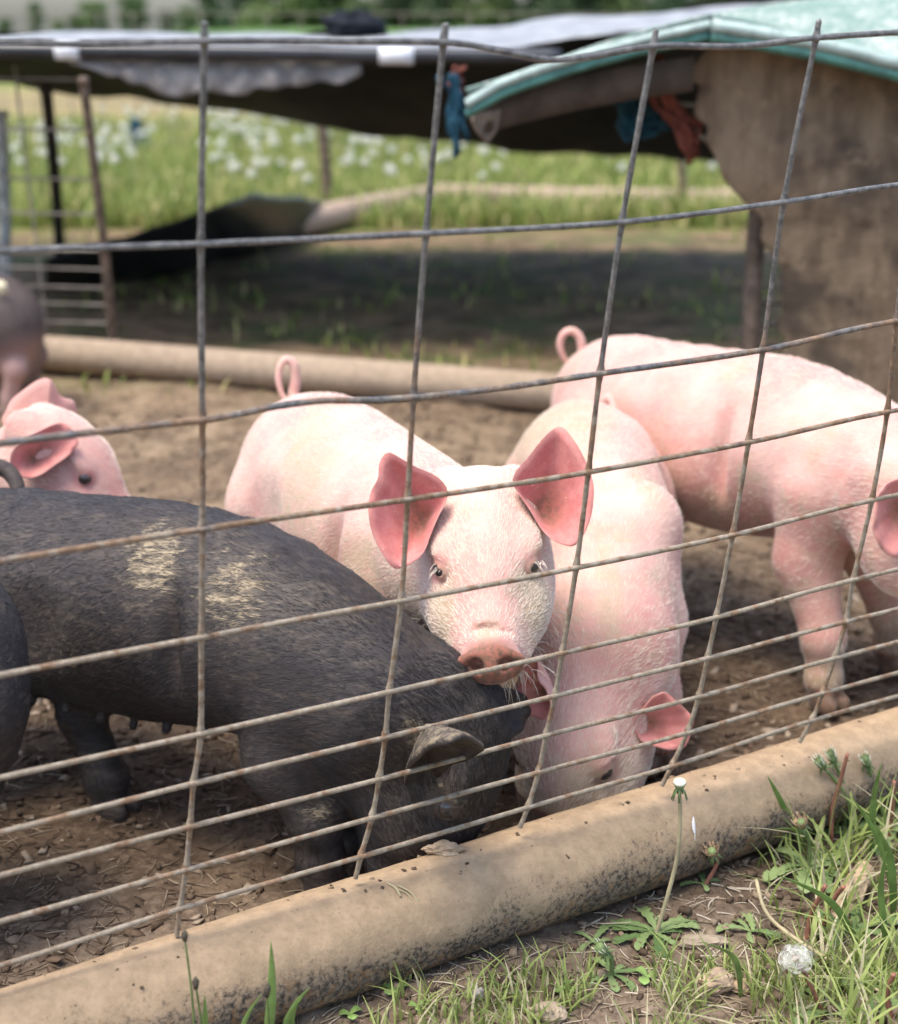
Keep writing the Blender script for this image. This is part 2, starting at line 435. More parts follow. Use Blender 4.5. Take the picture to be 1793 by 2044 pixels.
# ------------------------------------------------------------------ front wire panel
PU = nrm([.858, .510, .0]); PV = nrm([-.094, .163, -.983])        # along the wires, and down the panel
PO = EYE + np.array([-.175, 1.207*CT + .3475*ST, 0]) + np.array([0, 0, -(1.207*ST - .3475*CT)])
PN = nrm(np.cross(PU, PV))
VERT = [[(412,68),(412,82),(405,487),(407.4,838.6),(407.4,1056),(405.6,1272),(403.6,1465),(390,1563.5),(382.8,1649.8),(375,1736),(363,1813.5),(356,1872)],
 [(893,70),(890,85),(855,466),(830,793),(818,996.6),(805,1199),(781.4,1380.5),(773,1471.8),(761,1555),(747,1632),(725,1709),(713,1757)],
 [(1312,78),(1310,92),(1247,443),(1203,745),(1179.4,941.8),(1155,1132.7),(1127.4,1303),(1112.4,1388.5),(1095,1467),(1080,1540.8),(1059,1610.7),(1042,1655)],
 [(1637,58),(1635,75),(1570,403),(1528.5,697.4),(1499.4,882.3),(1467.6,1067.2),(1435,1231.3),(1417.6,1313),(1400.2,1390),(1377,1462),(1347.4,1527.8),(1325,1572)],
 [(1878,45),(1875,62),(1830,365),(1795,640),(1776.6,821.4),(1746,997.6),(1709,1156.4),(1693.9,1240),(1672,1313),(1648,1382.7),(1626.5,1437),(1600,1485)]]
LEFT_Y = [84, 503, 885, 1120, 1348, 1553, 1662, 1748, 1840, 1928]
EXTRA = {0: [(150, 88), (640, 82), (1000, 102), (1100, 119), (1180, 112), (1480, 92)], 2: [(300, 850), (480, 826), (545, 812), (640, 800), (730, 799), (1000, 775)], 1: [(200, 494)],
         3: [(600, 1028), (1000, 970)], 4: [(600, 1236)]}
def wire_mat():
    m = NT('weathered_wire'); x, y, z = m.sep(m.tc('Object'))
    n = m.noise(22, 6, .7); n2 = m.noise(120, 4, .7); big = m.noise(6, 3)
    zinc = m.mix(m.ramp(n2, .3, .7), (.095, .092, .085), (.235, .225, .205))
    rust = m.mix(m.ramp(n2, .3, .7), (.18, .11, .065), (.33, .215, .13))
    mud = m.mix(m.ramp(n2, .35, .7), (.27, .215, .15), (.40, .335, .25))
    low = m.ramp(z, .84, .40)
    rf = m.ramp(m.math('ADD', m.math('MULTIPLY', low, .42), m.math('ADD', m.math('MULTIPLY', n, .6), m.math('MULTIPLY', big, .4))), .58, .80)
    c = m.mix(rf, zinc, rust)
    mf = m.ramp(m.math('ADD', m.math('MULTIPLY', low, .34), m.noise(55, 4, .6)), .72, .84)
    c = m.mix(mf, c, mud)
    m.color(c).p(rough=m.mix(rf, (.42, .42, .42), (.85, .85, .85)), metal=0.15, spec=.45)
    m.bump(n2, .5, .0015); m.bump(m.noise(500, 3), .3, .0006)
    return m.m
M_WIRE = wire_mat()
panel = empty('wire_fence', gnd(800, 1790)); panel_loc = np.array(panel.location)
tag(panel, 'rusty galvanised wire hog panel leaning outward at the front of the pen', 'fence panel')
def wire_obj(name, pts, r, n=10, parent=None, mat=None, seed=0, lump=.05, loc=None, dens=110, welds=None):
    pts = np.asarray(pts)
    L = np.linalg.norm(np.diff(pts, axis=0), axis=1).sum(); k = max(8, int(L*dens))
    c = catmull(pts, k)
    s = np.arange(k)
    rr = r*(1+lump*2*fbm(s*.33+seed*17.3, s*0+seed, 3, seed))
    for w_ in (welds if welds is not None else ()):          # weld beads where the wires cross
        rr = rr*(1+.55*np.exp(-(np.linalg.norm(c-w_, axis=1)/.0055)**2))
    mb = MB(); mb.tube(c, rr, n)
    return mb.build(name, mat or M_WIRE, parent, loc=None if loc is None else None) if loc is None else _local(mb, name, mat or M_WIRE, parent, loc)
def _local(mb, name, mat, parent, loc):
    v = np.concatenate(mb.v)-np.asarray(loc)
    return obj(name, make_mesh(name, v, mb.f), mat, parent)
RW = .0027
for j in range(10):
    px = [(0, LEFT_Y[j])]+[VERT[i][j+1] for i in range(5)]
    px = sorted(px+EXTRA.get(j, []))
    P = [on_plane(x, y, PO, PN) for x, y in px]
    # run on past the picture, straight
    a, b = P[0], P[-1]; hj = np.dot(np.mean(P, 0)-PO, PV)
    P = [a-PU*1.0, a-PU*.6, a-PU*.25]+P+[b+PU*.3, b+PU*.9]
    P = np.array(P)-PN*0
    P[:3] = [q+PV*(np.dot(a-q, PV)) for q in P[:3]]
    wire_obj('horizontal_wire', P, RW*(1.12 if j in (0, 2) else 1), 10, panel, seed=j+1, loc=panel_loc)
PB = -PN if PN[1] < 0 else PN                                      # pen side of the panel
for i, c in enumerate(VERT):
    P = np.array([on_plane(x, y, PO, PN) for x, y in c])+PB*RW*1.35
    wire_obj('vertical_wire', P, RW*.98, 10, panel, seed=20+i, loc=panel_loc, dens=260, welds=P[1:-1])
for k in (-1, -2, -3, 5, 6):
    P = np.array([PO+PU*.2032*k+PV*h for h in (-.01, .2, .4, .6, .8, .885)])+PB*RW*1.35
    wire_obj('vertical_wire', P, RW*.98, 8, panel, seed=30+k, loc=panel_loc, dens=50)

# ------------------------------------------------------------------ pipes
def pipe_mat(name, dust, under, rust, lvl):
    m = NT(name)
    gz = m.sep(m.n('NewGeometry').outputs['Position'])[2]
    n = m.noise(9, 6, .7); n2 = m.noise(45, 6, .7); n3 = m.noise(170, 4, .75); n4 = m.noise(3.2, 3)
    d = m.mix(m.ramp(n2, .3, .7), tuple(x*.84 for x in dust), tuple(min(1, x*1.12) for x in dust))
    d = m.mix(m.math('MULTIPLY', m.ramp(n3, .52, .75), .5), d, tuple(x*.6 for x in dust))
    u = m.mix(m.ramp(n3, .38, .62), under, tuple(x*3.2+.01 for x in under))
    u = m.mix(m.ramp(m.noise(70, 5, .7), .52, .64), u, rust); u = m.mix(m.ramp(m.noise(110, 6, .8), .53, .62), u, tuple(x*.75 for x in dust))
    # dust lies on the upper part of the pipe and has rubbed off in ragged patches lower down
    t = m.math('ADD', m.math('MULTIPLY', gz, 6.5), m.math('ADD', m.math('ADD', m.math('MULTIPLY', n, .55), m.math('MULTIPLY', n4, .75)), m.math('MULTIPLY', n3, .55)))
    m.color(m.mix(m.ramp(t, lvl-.13, lvl+.13), u, d)).p(rough=.9, spec=.2)
    m.bump(n2, .35, .004); m.bump(n3, .5, .0018)
    return m.m
M_PIPE = pipe_mat('dusty_rusted_pipe', (.40, .285, .175), (.060, .047, .036), (.23, .13, .065), 1.27)
def pipe(name, pts, r, mat, label, n=40, hollow=True):
    pts = catmull(np.asarray(pts), 240)
    mb = MB(); mb.tube(pts, r, n)
    v_ = np.concatenate(mb.v); c_ = np.repeat(pts, n, axis=0); d_ = v_-c_; k_ = np.arange(len(v_)); ring, sec = k_//n, k_ % n
    amp = 1+.035*fbm(ring*.045, np.abs(sec-n/2)*.16, 3, 5)+.02*fbm(ring*.3, np.abs(sec-n/2)*.5, 2, 6)
    mb.v = [c_+d_*amp[:, None]]
    base = (pts[0]+pts[-1])/2; base[2] = 0
    t = obj(name, make_mesh(name, np.concatenate(mb.v)-base, mb.f), mat, None, base)
    return tag(t, label, 'pipe')
PIPE_R = .057
pa, pb, pc = gnd(0, 2104, PIPE_R-.006), gnd(1008, 1767, PIPE_R-.006), gnd(1793, 1503, PIPE_R-.006)
pd = pc-pa
pipe('boundary_pipe', [pa-pd*.8, pa, pb, pc, pc+pd*.8], PIPE_R, M_PIPE, 'long dust-covered rusty pipe along the foot of the front wire panel', 48)
M_PIPE2 = pipe_mat('weathered_grey_pipe', (.36, .275, .195), (.17, .13, .095), (.28, .215, .15), 1.12)
qa, qb = gnd(80, 738), gnd(1110, 822)
qa[2] = qb[2] = .05; qd = qb-qa
pipe('boundary_pipe', [qa-qd*.6, qa, qb, qb+qd*.5], .05, M_PIPE2, 'weathered grey pipe on the ground across the back of the dirt pen', 32)
fa, fb, fc, fd = gnd(520, 490), gnd(700, 440), gnd(860, 416), gnd(1490, 424)
for q in (fa, fb, fc, fd): q[2] = .06
M_PIPE3 = pipe_mat('far_tan_pipe', (.42, .31, .23), (.2, .15, .11), (.3, .2, .14), 1.12)
pipe('boundary_pipe', [fa, (fa+fc)/2+np.array([0, 0, .01]), fc-np.array([.02, .0, 0])], .062, M_PIPE3, 'far tan pipe slanting beside the black plastic sheet', 24)
pipe('boundary_pipe', [fc+np.array([.04, .12, 0]), (fc+fd)/2, fd], .060, M_PIPE3, 'far tan pipe lying straight along the edge of the weedy field', 24)

# ------------------------------------------------------------------ back wire panel at the left, with its leaning posts
M_OLDWOOD = simple('rusty_brown_post', (.17, .12, .085), .9, .35, 30, bump=.4)
M_DARKPOST = simple('dark_weathered_post', (.05, .042, .038), .9, .4, 20, bump=.4)
def post(name, a, b, r, mat, label, n=10):
    a, b = np.asarray(a), np.asarray(b)
    t = empty(name, (*a[:2], 0)); mb = MB()
    mid = (a+b)/2+np.array([.006, 0, 0]); mb.tube(catmull([a, mid, b], 14), np.linspace(r*1.05, r*.95, 14), n)
    shaft = _local(mb, 'shaft', mat, t, t.location)
    d = nrm(b-a)
    for k in np.linspace(.15, .85, 7):                             # studs up the front
        m2 = MB(); m2.box(a+(b-a)*k+np.array([0, -r, 0]), r*.8, r*.9, r*1.1); _local(m2, 'stud', mat, shaft, t.location)
    m3 = MB(); m3.tube([b-d*.012, b+d*.006], r*1.15, n); _local(m3, 'cap', mat, shaft, t.location)
    tag(t, label, 'fence post')
_p = gnd(233, 722)
post('fence_post', _p-np.array([0, 0, .1]), at(166, 160, _p[1]-.35), .0125, M_OLDWOOD, 'leaning rusty brown fence post at the end of the back wire panel')
_q = gnd(121, 515+20)
post('fence_post', _q, at(92, 178, 5.4), .020, M_DARKPOST, 'dark upright fence post left of the leaning brown post')
_s = gnd(655, 430)
post('fence_post', _s, at(642, 240, _s[1]), .028, M_OLDWOOD, 'thin brown fence post under the sagging tarp edge in the middle distance')
_s = gnd(1362, 425)
post('fence_post', _s, at(1358, 300, _s[1]), .02, M_OLDWOOD, 'faint brown stake beyond the far straight pipe')
M_GALV = simple('pale_galvanised', (.44, .45, .44), .4, .2, 15, spec=.5)
_g0 = gnd(10, 640)
post('gate_post', _g0, at(2, 225, _g0[1]-.05), .02, M_GALV, 'pale galvanised metal post at the left edge of the picture')
bt = empty('wire_fence', _p+np.array([-.35, .05, 0])); bl = np.array(bt.location)
tag(bt, 'blurred wire panel left of the leaning brown post, its lower rungs close together', 'fence panel')
_e = gnd(228, 712); hz = [.10, .155, .205, .26, .315, .42, .52, .66, .80]
M_WIRE2 = simple('far_rusty_wire', (.26, .22, .18), .7, .3, 12)
for z in hz:
    wire_obj('horizontal_wire', [_e+np.array([-1.4, .25, z]), _e+np.array([-.7, .12, z]), _e+np.array([0, 0, z])-np.array([.045*z/.8*1.2, 0, 0])], .004, 6, bt, M_WIRE2, 3, .05, bl, 30)
for k in range(1, 7):
    x = -.203*k
    wire_obj('vertical_wire', [_e+np.array([x, -x*.18, .06]), _e+np.array([x-.02, -x*.18, .45]), _e+np.array([x-.04, -x*.18, .84])], .004, 6, bt, M_WIRE2, 4, .05, bl, 30)
# far field fence with blue rope bundles
ft = empty('wire_fence', (-1.2, 12.6, 0)); fl = np.array(ft.location)
tag(ft, 'thin wire fence across the field beyond the dandelions', 'fence')
for k in range(23):
    x = -3.6+.25*k
    wire_obj('vertical_wire', [(x, 12.6, 0), (x+.01, 12.6, .5), (x, 12.6, 1.0)], .004, 5, ft, M_WIRE2, k, .02, fl, 8)
for z in (.06, .2, .36, .55, .78, 1.0):
    wire_obj('horizontal_wire', [(-3.7, 12.6, z), (-1, 12.6, z+.01), (1.9, 12.6, z)], .0045, 5, ft, M_WIRE2, 3, .02, fl, 6)

# ------------------------------------------------------------------ twine and rag bundles
M_BLUE = simple('blue_twine', (.010, .055, .085), .8, .35, 60, bump=.3)
M_ORANGE = simple('orange_twine', (.17, .05, .032), .8, .35, 60, bump=.3)
def bundle(name, pts, r, mat, label, seed, strands=9, spread=.012):
    q = np.random.default_rng(seed); pts = np.asarray(pts)
    t = empty(name, pts[-1]); base = np.array(t.location)
    for s in range(strands):
        off = q.normal(0, spread, (len(pts), 3)); off[:, 1] *= .7
        mb = MB(); c = catmull(pts+off, 16); mb.tube(c, r*(1+.3*np.sin(np.arange(16)+s)), 6); _local(mb, 'strand', mat, t, base)
    return tag(t, label, 'twine')
bundle('blue_twine', [at(905, 150, 3.55), at(915, 200, 3.55), at(903, 250, 3.55), at(912, 290, 3.55)], .006, M_BLUE, 'blue twine hanging left of the green roof eave', 1)
bundle('blue_twine', [at(1300, 165, 3.5), at(1262, 205, 3.5), at(1258, 235, 3.5), at(1275, 258, 3.5), at(1300, 230, 3.5), at(1335, 245, 3.5)], .007, M_BLUE, 'blue twine tangle in the dark gap beside the plywood wall', 2, 12, .016)
bundle('orange_twine', [at(1308, 130, 3.42), at(1325, 165, 3.42), at(1335, 205, 3.42), at(1362, 245, 3.42), at(1372, 280, 3.42), at(1388, 310, 3.42)], .006, M_ORANGE, 'orange twine hanging down beside the chewed plywood edge', 3, 10, .012)
bundle('blue_twine', [at(272, 255, 12.5), at(276, 285, 12.5), at(272, 318, 12.5)], .03, M_BLUE, 'blue bundle tied on the far field fence at the left', 4, 9, .035)
bundle('blue_twine', [at(684, 300, 12.4), at(686, 340, 12.4), at(684, 378, 12.4)], .02, M_BLUE, 'blue bundle on the far fence right of the thin brown post', 5, 8, .02)
bundle('orange_twine', [at(915, 140, 3.6), at(905, 160, 3.6), at(912, 185, 3.6)], .005, M_ORANGE, 'scrap of red twine above the blue twine at the roof eave', 6, 6, .01)

# ------------------------------------------------------------------ black tarp shelter
def tarp_mat(name, c, rough, spec=.5):
    m = NT(name); n = m.noise(14, 5, .7); w = m.noise(4, 3, .6, stretch=(1, .35, 1))
    m.color(m.mix(m.ramp(n, .3, .7), tuple(x*.7 for x in c), tuple(x*1.4 for x in c))).p(rough=rough, spec=spec)
    m.bump(w, .5, .03); m.bump(m.noise(300, 2), .2, .001)
    return m.m
M_TARP = tarp_mat('black_plastic_tarp', (.010, .012, .017), .6, .12)
M_TARP_TOP = tarp_mat('sky_sheen_tarp_top', (.29, .29, .285), .45, .4)  # silvery sky sheen on the black tarp's top, painted as grey
M_TARP_G = tarp_mat('grey_tarp_reverse', (.24, .215, .195), .6, .25)
def rows_grid(rows, n, across):
    """rows of (vx, vy, Y) control points -> a smooth sheet"""
    R = [catmull([at(*p) for p in r], n) for r in rows]
    return np.stack([catmull([r[i] for r in R], across) for i in range(n)], 0)
xs = [-420, -150, 0, 180, 400, 640, 880, 1100, 1300, 1420, 1560]
front = [86, 86, 86, 88, 90, 92, 98, 86, 62, 40, 30]
ridge = [68, 68, 67, 67, 68, 66, 58, 40, 22, 10, 6]
lower = [150, 155, 163, 190, 215, 250, 284, 300, 308, 312, 316]
tent = empty('tarp_shelter', (-.3, 5.7, 0)); tl = np.array(tent.location)
tag(tent, 'low black tarp shelter sagging across the back of the pen', 'tarp shelter')
G1 = rows_grid([[(x, y, 4.72) for x, y in zip(xs, front)], [(x, (a+b)/2+1, 5.25) for x, a, b in zip(xs, front, ridge)], [(x, y, 5.75) for x, y in zip(xs, ridge)]], 90, 16)
G2 = rows_grid([[(x, y, 5.75) for x, y in zip(xs, ridge)], [(x, y*.55+l*.45+6, 6.4) for x, y, l in zip(xs, ridge, lower)], [(x, l, 7.05) for x, l in zip(xs, lower)]], 90, 20)
def wrinkle(G, amp, seed, fx=3.0):
    G = G.copy(); G[..., 2] += amp*fbm(G[..., 0]*fx, G[..., 1]*fx*.6, 4, seed); return G
G1 = wrinkle(G1, .03, 51, 2.6); G2 = wrinkle(G2, .05, 52)
mb = MB(); mb.grid(G1, .003); _local(mb, 'front_slope', M_TARP_TOP, tent, tl)
mb = MB(); mb.grid(G2, .003); _local(mb, 'rear_slope', M_TARP, tent, tl)
# loose grey flap with a scalloped hem under the front pole
hx = [140, 190, 215, 240, 262, 290, 318, 345, 372, 402, 430, 462, 490, 515, 545, 575, 600, 640, 680, 722]
hy = [124, 138, 150, 151, 165, 168, 184, 192, 191, 181, 182, 187, 186, 173, 176, 168, 170, 160, 166, 146]
top = [at(x, 118+(.05*min(x-140, 60)), 4.74) for x in hx]; bot = [at(x, y+2, 4.71+.012*math.sin(x*.09)) for x, y in zip(hx, hy)]
mids = [(a+b)/2+np.array([0, -.012+.010*math.sin(x*.11+1), .002]) for a, b, x in zip(top, bot, hx)]
Gf = np.stack([np.stack(catmull(np.stack([t, m_, b]), 7)) for t, m_, b in zip(catmull(top, 80), catmull(mids, 80), catmull(bot, 80))])
mb = MB(); mb.grid(Gf, .003); _local(mb, 'hanging_flap', M_TARP_G, tent, tl)
M_POLE = simple('black_pole', (.035, .037, .042), .3, .3, 8, spec=.6)
mb = MB(); mb.tube(catmull([at(-420, 98, 4.70), at(0, 100, 4.70), at(420, 103, 4.70), at(780, 110, 4.70), at(1120, 112, 4.70)], 40), .0215, 14); fpole = _local(mb, 'front_pole', M_POLE, tent, tl)
M_TAPE = simple('white_tape', (.8, .8, .8), .5, .05, 30)
for x0, x1, y0 in ((757, 826, 110.0), (112, 160, 101.0)):
    mb = MB(); mb.tube([at(x0, y0-.8, 4.70), at((x0+x1)/2, y0, 4.70), at(x1, y0+.8, 4.70)], .026, 16); _local(mb, 'tape_wrap', M_TAPE, fpole, tl)
for vx in (-300,):                                            # legs that carry the pole
    a = at(vx, 108, 4.72); mb = MB(); mb.tube([(a[0], a[1], -.05), (a[0]+.01, a[1], .4), a], .014, 8); _local(mb, 'prop', M_POLE, tent, tl)
for vx, vy in ((-300, 160), (300, 203), (880, 284), (1420, 312)):
    a = at(vx, vy, 7.05)
    if vx < 0:
        mb = MB(); mb.tube([(a[0], a[1], -.05), (a[0], a[1], a[2]*.6), a], .014, 8); _local(mb, 'prop', M_POLE, tent, tl)
# crumpled black bag on top
def crumple(name, c, rx, ry, rz, mat, seed, label, cat, amp=.35, outline=None):
    q = np.random.default_rng(seed); nu, nv = 26, 16; V = []
    for j in range(nv+1):
        for i in range(nu):
            th = math.pi*j/nv; ph = 2*math.pi*i/nu
            d = np.array([math.sin(th)*math.cos(ph), math.sin(th)*math.sin(ph), math.cos(th)])
            k = 1+amp*1.6*float(fbm(d[0]*1.7+seed+d[2]*.8, d[1]*1.7+d[2]*1.9, 4, seed))
            if outline: k *= outline(d)
            V.append(np.array(c)+d*k*np.array([rx, ry, rz]))
    F = [(j*nu+i, j*nu+(i+1) % nu, (j+1)*nu+(i+1) % nu, (j+1)*nu+i) for j in range(nv) for i in range(nu)]
    V = np.array(V); loc = V.mean(0); loc[2] = V[:, 2].min()
    o = obj(name, make_mesh(name, V-loc, [f[::-1] for f in F], False), mat, None, loc)
    return tag(o, label, cat)
crumple('plastic_bag', at(702, 56, 5.6), .092, .085, .055, M_TARP, 4, 'crumpled black plastic bag lying on top of the tarp', 'plastic bag', .4, lambda d: 1+.5*max(0, d[2])*max(0, d[0]))
# black sheet lying on the ground behind the pen
M_SHEET = tarp_mat('black_sheet', (.014, .015, .018), .38)
up = [(110, 505), (200, 478), (290, 452), (380, 425), (450, 403), (520, 393), (590, 396), (650, 402), (712, 410)]
lo = [(70, 585), (190, 572), (290, 560), (380, 540), (450, 515), (520, 492), (590, 465), (650, 440), (714, 416)]
Ys = [5.4, 5.5, 5.65, 5.85, 6.1, 6.5, 7.0, 7.6, 8.3]
P_up = catmull([at(x, y, Y+.25) for (x, y), Y in zip(up, Ys)], 60); P_lo = catmull([gnd(x, y, .01) for (x, y), Y in zip(lo, Ys)], 60)
rowsS = []
for a, b in zip(P_up, P_lo):
    back = a+np.array([.1, .8, 0]); back[2] = .0
    m1 = a*.5+b*.5; m1[2] = max(.03, a[2]*.45+b[2]*.55-.02)
    rowsS.append(catmull(np.stack([b, m1, a, back]), 18))
GS = np.stack(rowsS); GS[..., 2] += .03*fbm(GS[..., 0]*3, GS[..., 1]*3, 3, 61); GS[..., 2] = np.maximum(GS[..., 2], .004)
mb = MB(); mb.grid(GS, .004); sh = mb.build('plastic_sheet', M_SHEET)
tag(sh, 'black plastic sheet heaped on the ground beside the far pipe', 'plastic sheet')

# ------------------------------------------------------------------ hut with the green metal roof
hut = empty('hut', (.75, 3.6, 0)); hl = np.array(hut.location)
tag(hut, 'small plywood pig hut with a mint green metal roof at the right', 'hut')
def green_mat():
    m = NT('mint_green_metal'); n = m.noise(6, 5, .7); n2 = m.noise(60, 5, .7)
    c = m.mix(m.ramp(n, .35, .7), (.19, .29, .245), (.29, .37, .32))
    c = m.mix(m.ramp(m.math('ADD', m.math('MULTIPLY', n, .5), n2), .72, .95), c, (.50, .53, .48))
    m.color(c).p(rough=.65, spec=.25); m.bump(n2, .2, .002); return m.m
M_GREEN = green_mat()
M_GREEN2 = simple('deep_green_trim', (.075, .21, .17), .6, .35, 25, spec=.5, bump=.2)
M_TRIMW = simple('worn_pale_trim', (.33, .42, .38), .55, .25, 30, spec=.4)
M_WOODR = simple('dirty_rafter', (.075, .055, .04), .85, .3, 14, bump=.4)
R0, E0, E2 = at(1418, 54, 3.25), at(930, 196, 3.25), at(1960, 182, 3.20)
def roof_plane(a, b, name, ribs, c0, c1):
    """sheet from the ridge a to the eave b, running back, with standing ribs parallel to its front edge"""
    n = 40; t = np.linspace(0, 1, n)
    k = np.linspace(0, 1, ribs*6+1)
    prof = np.where((np.arange(len(k)) % 6) == 0, .022, 0.0)
    G = np.array([[a+(b-a)*s+np.array([.36, 1.35, c0+(c1-c0)*s])*q+np.array([0, 0, h+.006*math.sin(5*s)]) for q, h in zip(k, prof)] for s in t])
    mb = MB(); mb.grid(G[::-1] if name == 'r' else G, .004); return _local(mb, 'roof_sheet', M_GREEN, hut, hl)
bend = lambda a, b, s, amp: a+(b-a)*s+np.array([0, 0, amp*math.sin(math.pi*s)])
sheet_l = roof_plane(R0, E0, 'l', 8, .03, .03); sheet_r = roof_plane(R0, E2, 'r', 8, .03, .19)
def trim(a, b, down, out, r, mat, name, tip=0, par=None):
    P = [bend(a, b, s, .012)+np.array([0, out, -down])+np.array([0, 0, -tip*max(0, s-.85)*2]) for s in np.linspace(0, 1, 24)]
    d = nrm(b-a); up_ = nrm(np.cross(np.cross(d, [0, 0, 1]), d)); mb = MB()
    W = np.array(P); G = np.stack([W+up_*r, W+np.array([0, -.008, 0]), W-up_*r], 1)
    mb.grid(G, .006); return _local(mb, name, mat, par or hut, hl)
for a, b, tip, par in ((R0, E0, .05, sheet_l), (R0, E2, 0, sheet_r)):
    trim(a, b, -.004, -.012, .010, M_TRIMW, 'roof_trim', tip, par); trim(a, b, .016, -.006, .009, M_GREEN2, 'roof_trim', tip, par)
mb = MB(); a, b = R0+np.array([-.02, .05, -.085]), at(955, 232, 3.3)
G = np.stack([np.stack([bend(a, b, s, .008)+np.array([0, 0, .03]), bend(a, b, s, .008)-np.array([0, 0, .035])]) for s in np.linspace(0, 1, 14)])
mb.grid(G, .03); _local(mb, 'rafter', M_WOODR, hut, hl)
# mud flap of old sacking at the low eave
mb = MB(); G = rows_grid([[(945, 222, 3.28), (970, 222, 3.3), (1000, 218, 3.3)], [(940, 240, 3.27), (968, 262, 3.31), (998, 240, 3.3)], [(950, 262, 3.28), (972, 285, 3.31), (992, 262, 3.3)]], 12, 8)
mb.grid(G, .006); _local(mb, 'torn_flap', simple('old_sacking', (.22, .18, .14), .9, .3, 30), hut, hl)
def ply_mat():
    m = NT('muddy_plywood'); n = m.noise(5, 6, .7); n2 = m.noise(26, 6, .7, stretch=(1, 1, .25)); n3 = m.noise(90, 4, .7)
    c = m.mix(m.ramp(n2, .3, .7), (.15, .105, .066), (.25, .18, .115))
    c = m.mix(m.ramp(n, .48, .66), c, (.085, .062, .043))
    c = m.mix(m.math('MULTIPLY', m.ramp(m.noise(9, 5, .7), .56, .7), .7), c, (.32, .24, .155))
    m.color(c).p(rough=.9, spec=.2); m.bump(n2, .5, .008); m.bump(n3, .3, .002); m.bump(m.noise(12, 4), .6, .02); return m.m
M_PLY = ply_mat()
# the board's left edge is gnawed and ragged: front outline, then extruded
wy = 3.36
edge_px = [(1412, 82), (1402, 110), (1378, 150), (1398, 170), (1398, 200), (1392, 222), (1404, 250), (1412, 285), (1428, 310), (1440, 340), (1455, 375), (1480, 402), (1505, 424), (1524, 440), (1530, 480), (1548, 520), (1561, 545), (1562, 600), (1561, 650), (1563, 700), (1562, 780)]
L_ = catmull([at(x, y, wy) for x, y in edge_px], 70)
L_[:, 0] += .012*fbm(L_[:, 2]*40, L_[:, 2]*0, 3, 71)
foot = L_[-1].copy(); foot[2] = -.03; L_ = np.vstack([L_, foot])
rowsW = []
for p in L_:
    z = p[2]; z = z if z < .5 else .5+(z-.5)*.60; rowsW.append(np.stack([p+(np.array([1.55, wy-.1, z])-p)*s for s in np.linspace(0, 1, 30)**1.4]))
GW = np.stack(rowsW); GW[..., 1] += .030*fbm(GW[..., 0]*5, GW[..., 2]*6, 4, 72)*np.clip(1.6-(GW[..., 0]-GW[:, :1, 0])*2.2, .25, 1)
mb = MB(); mb.grid(GW, .02); _local(mb, 'wall_board', M_PLY, hut, hl)
mb = MB(); mb.box((1.56, 3.9, .42), .02, 1.3, .86); _local(mb, 'wall_board', M_PLY, hut, hl)
mb = MB(); a = at(1515, 420, 3.45); mb.box((a[0], 3.47, a[2]/2-.02), .03, .045, a[2]+.1); _local(mb, 'corner_post', M_OLDWOOD, hut, hl)
for y in (490, 606, 648, 690):
    mb = MB(); mb.tube([at(1510, y, 3.5), at(1560, y+1, 3.5), at(1600, y+3, 3.5)], .004, 6); _local(mb, 'wire_rung', M_WIRE2, hut, hl)
mb = MB(); mb.tube([at(1340, 207, 3.5), at(1420, 209, 3.5)], .005, 6); _local(mb, 'brace_rod', M_GALV, hut, hl)
mb = MB(); mb.tube([at(1330, 208, 3.48), at(1375, 250, 3.48), at(1430, 295, 3.48)], .005, 6); _local(mb, 'brace_rod', M_GALV, hut, hl)
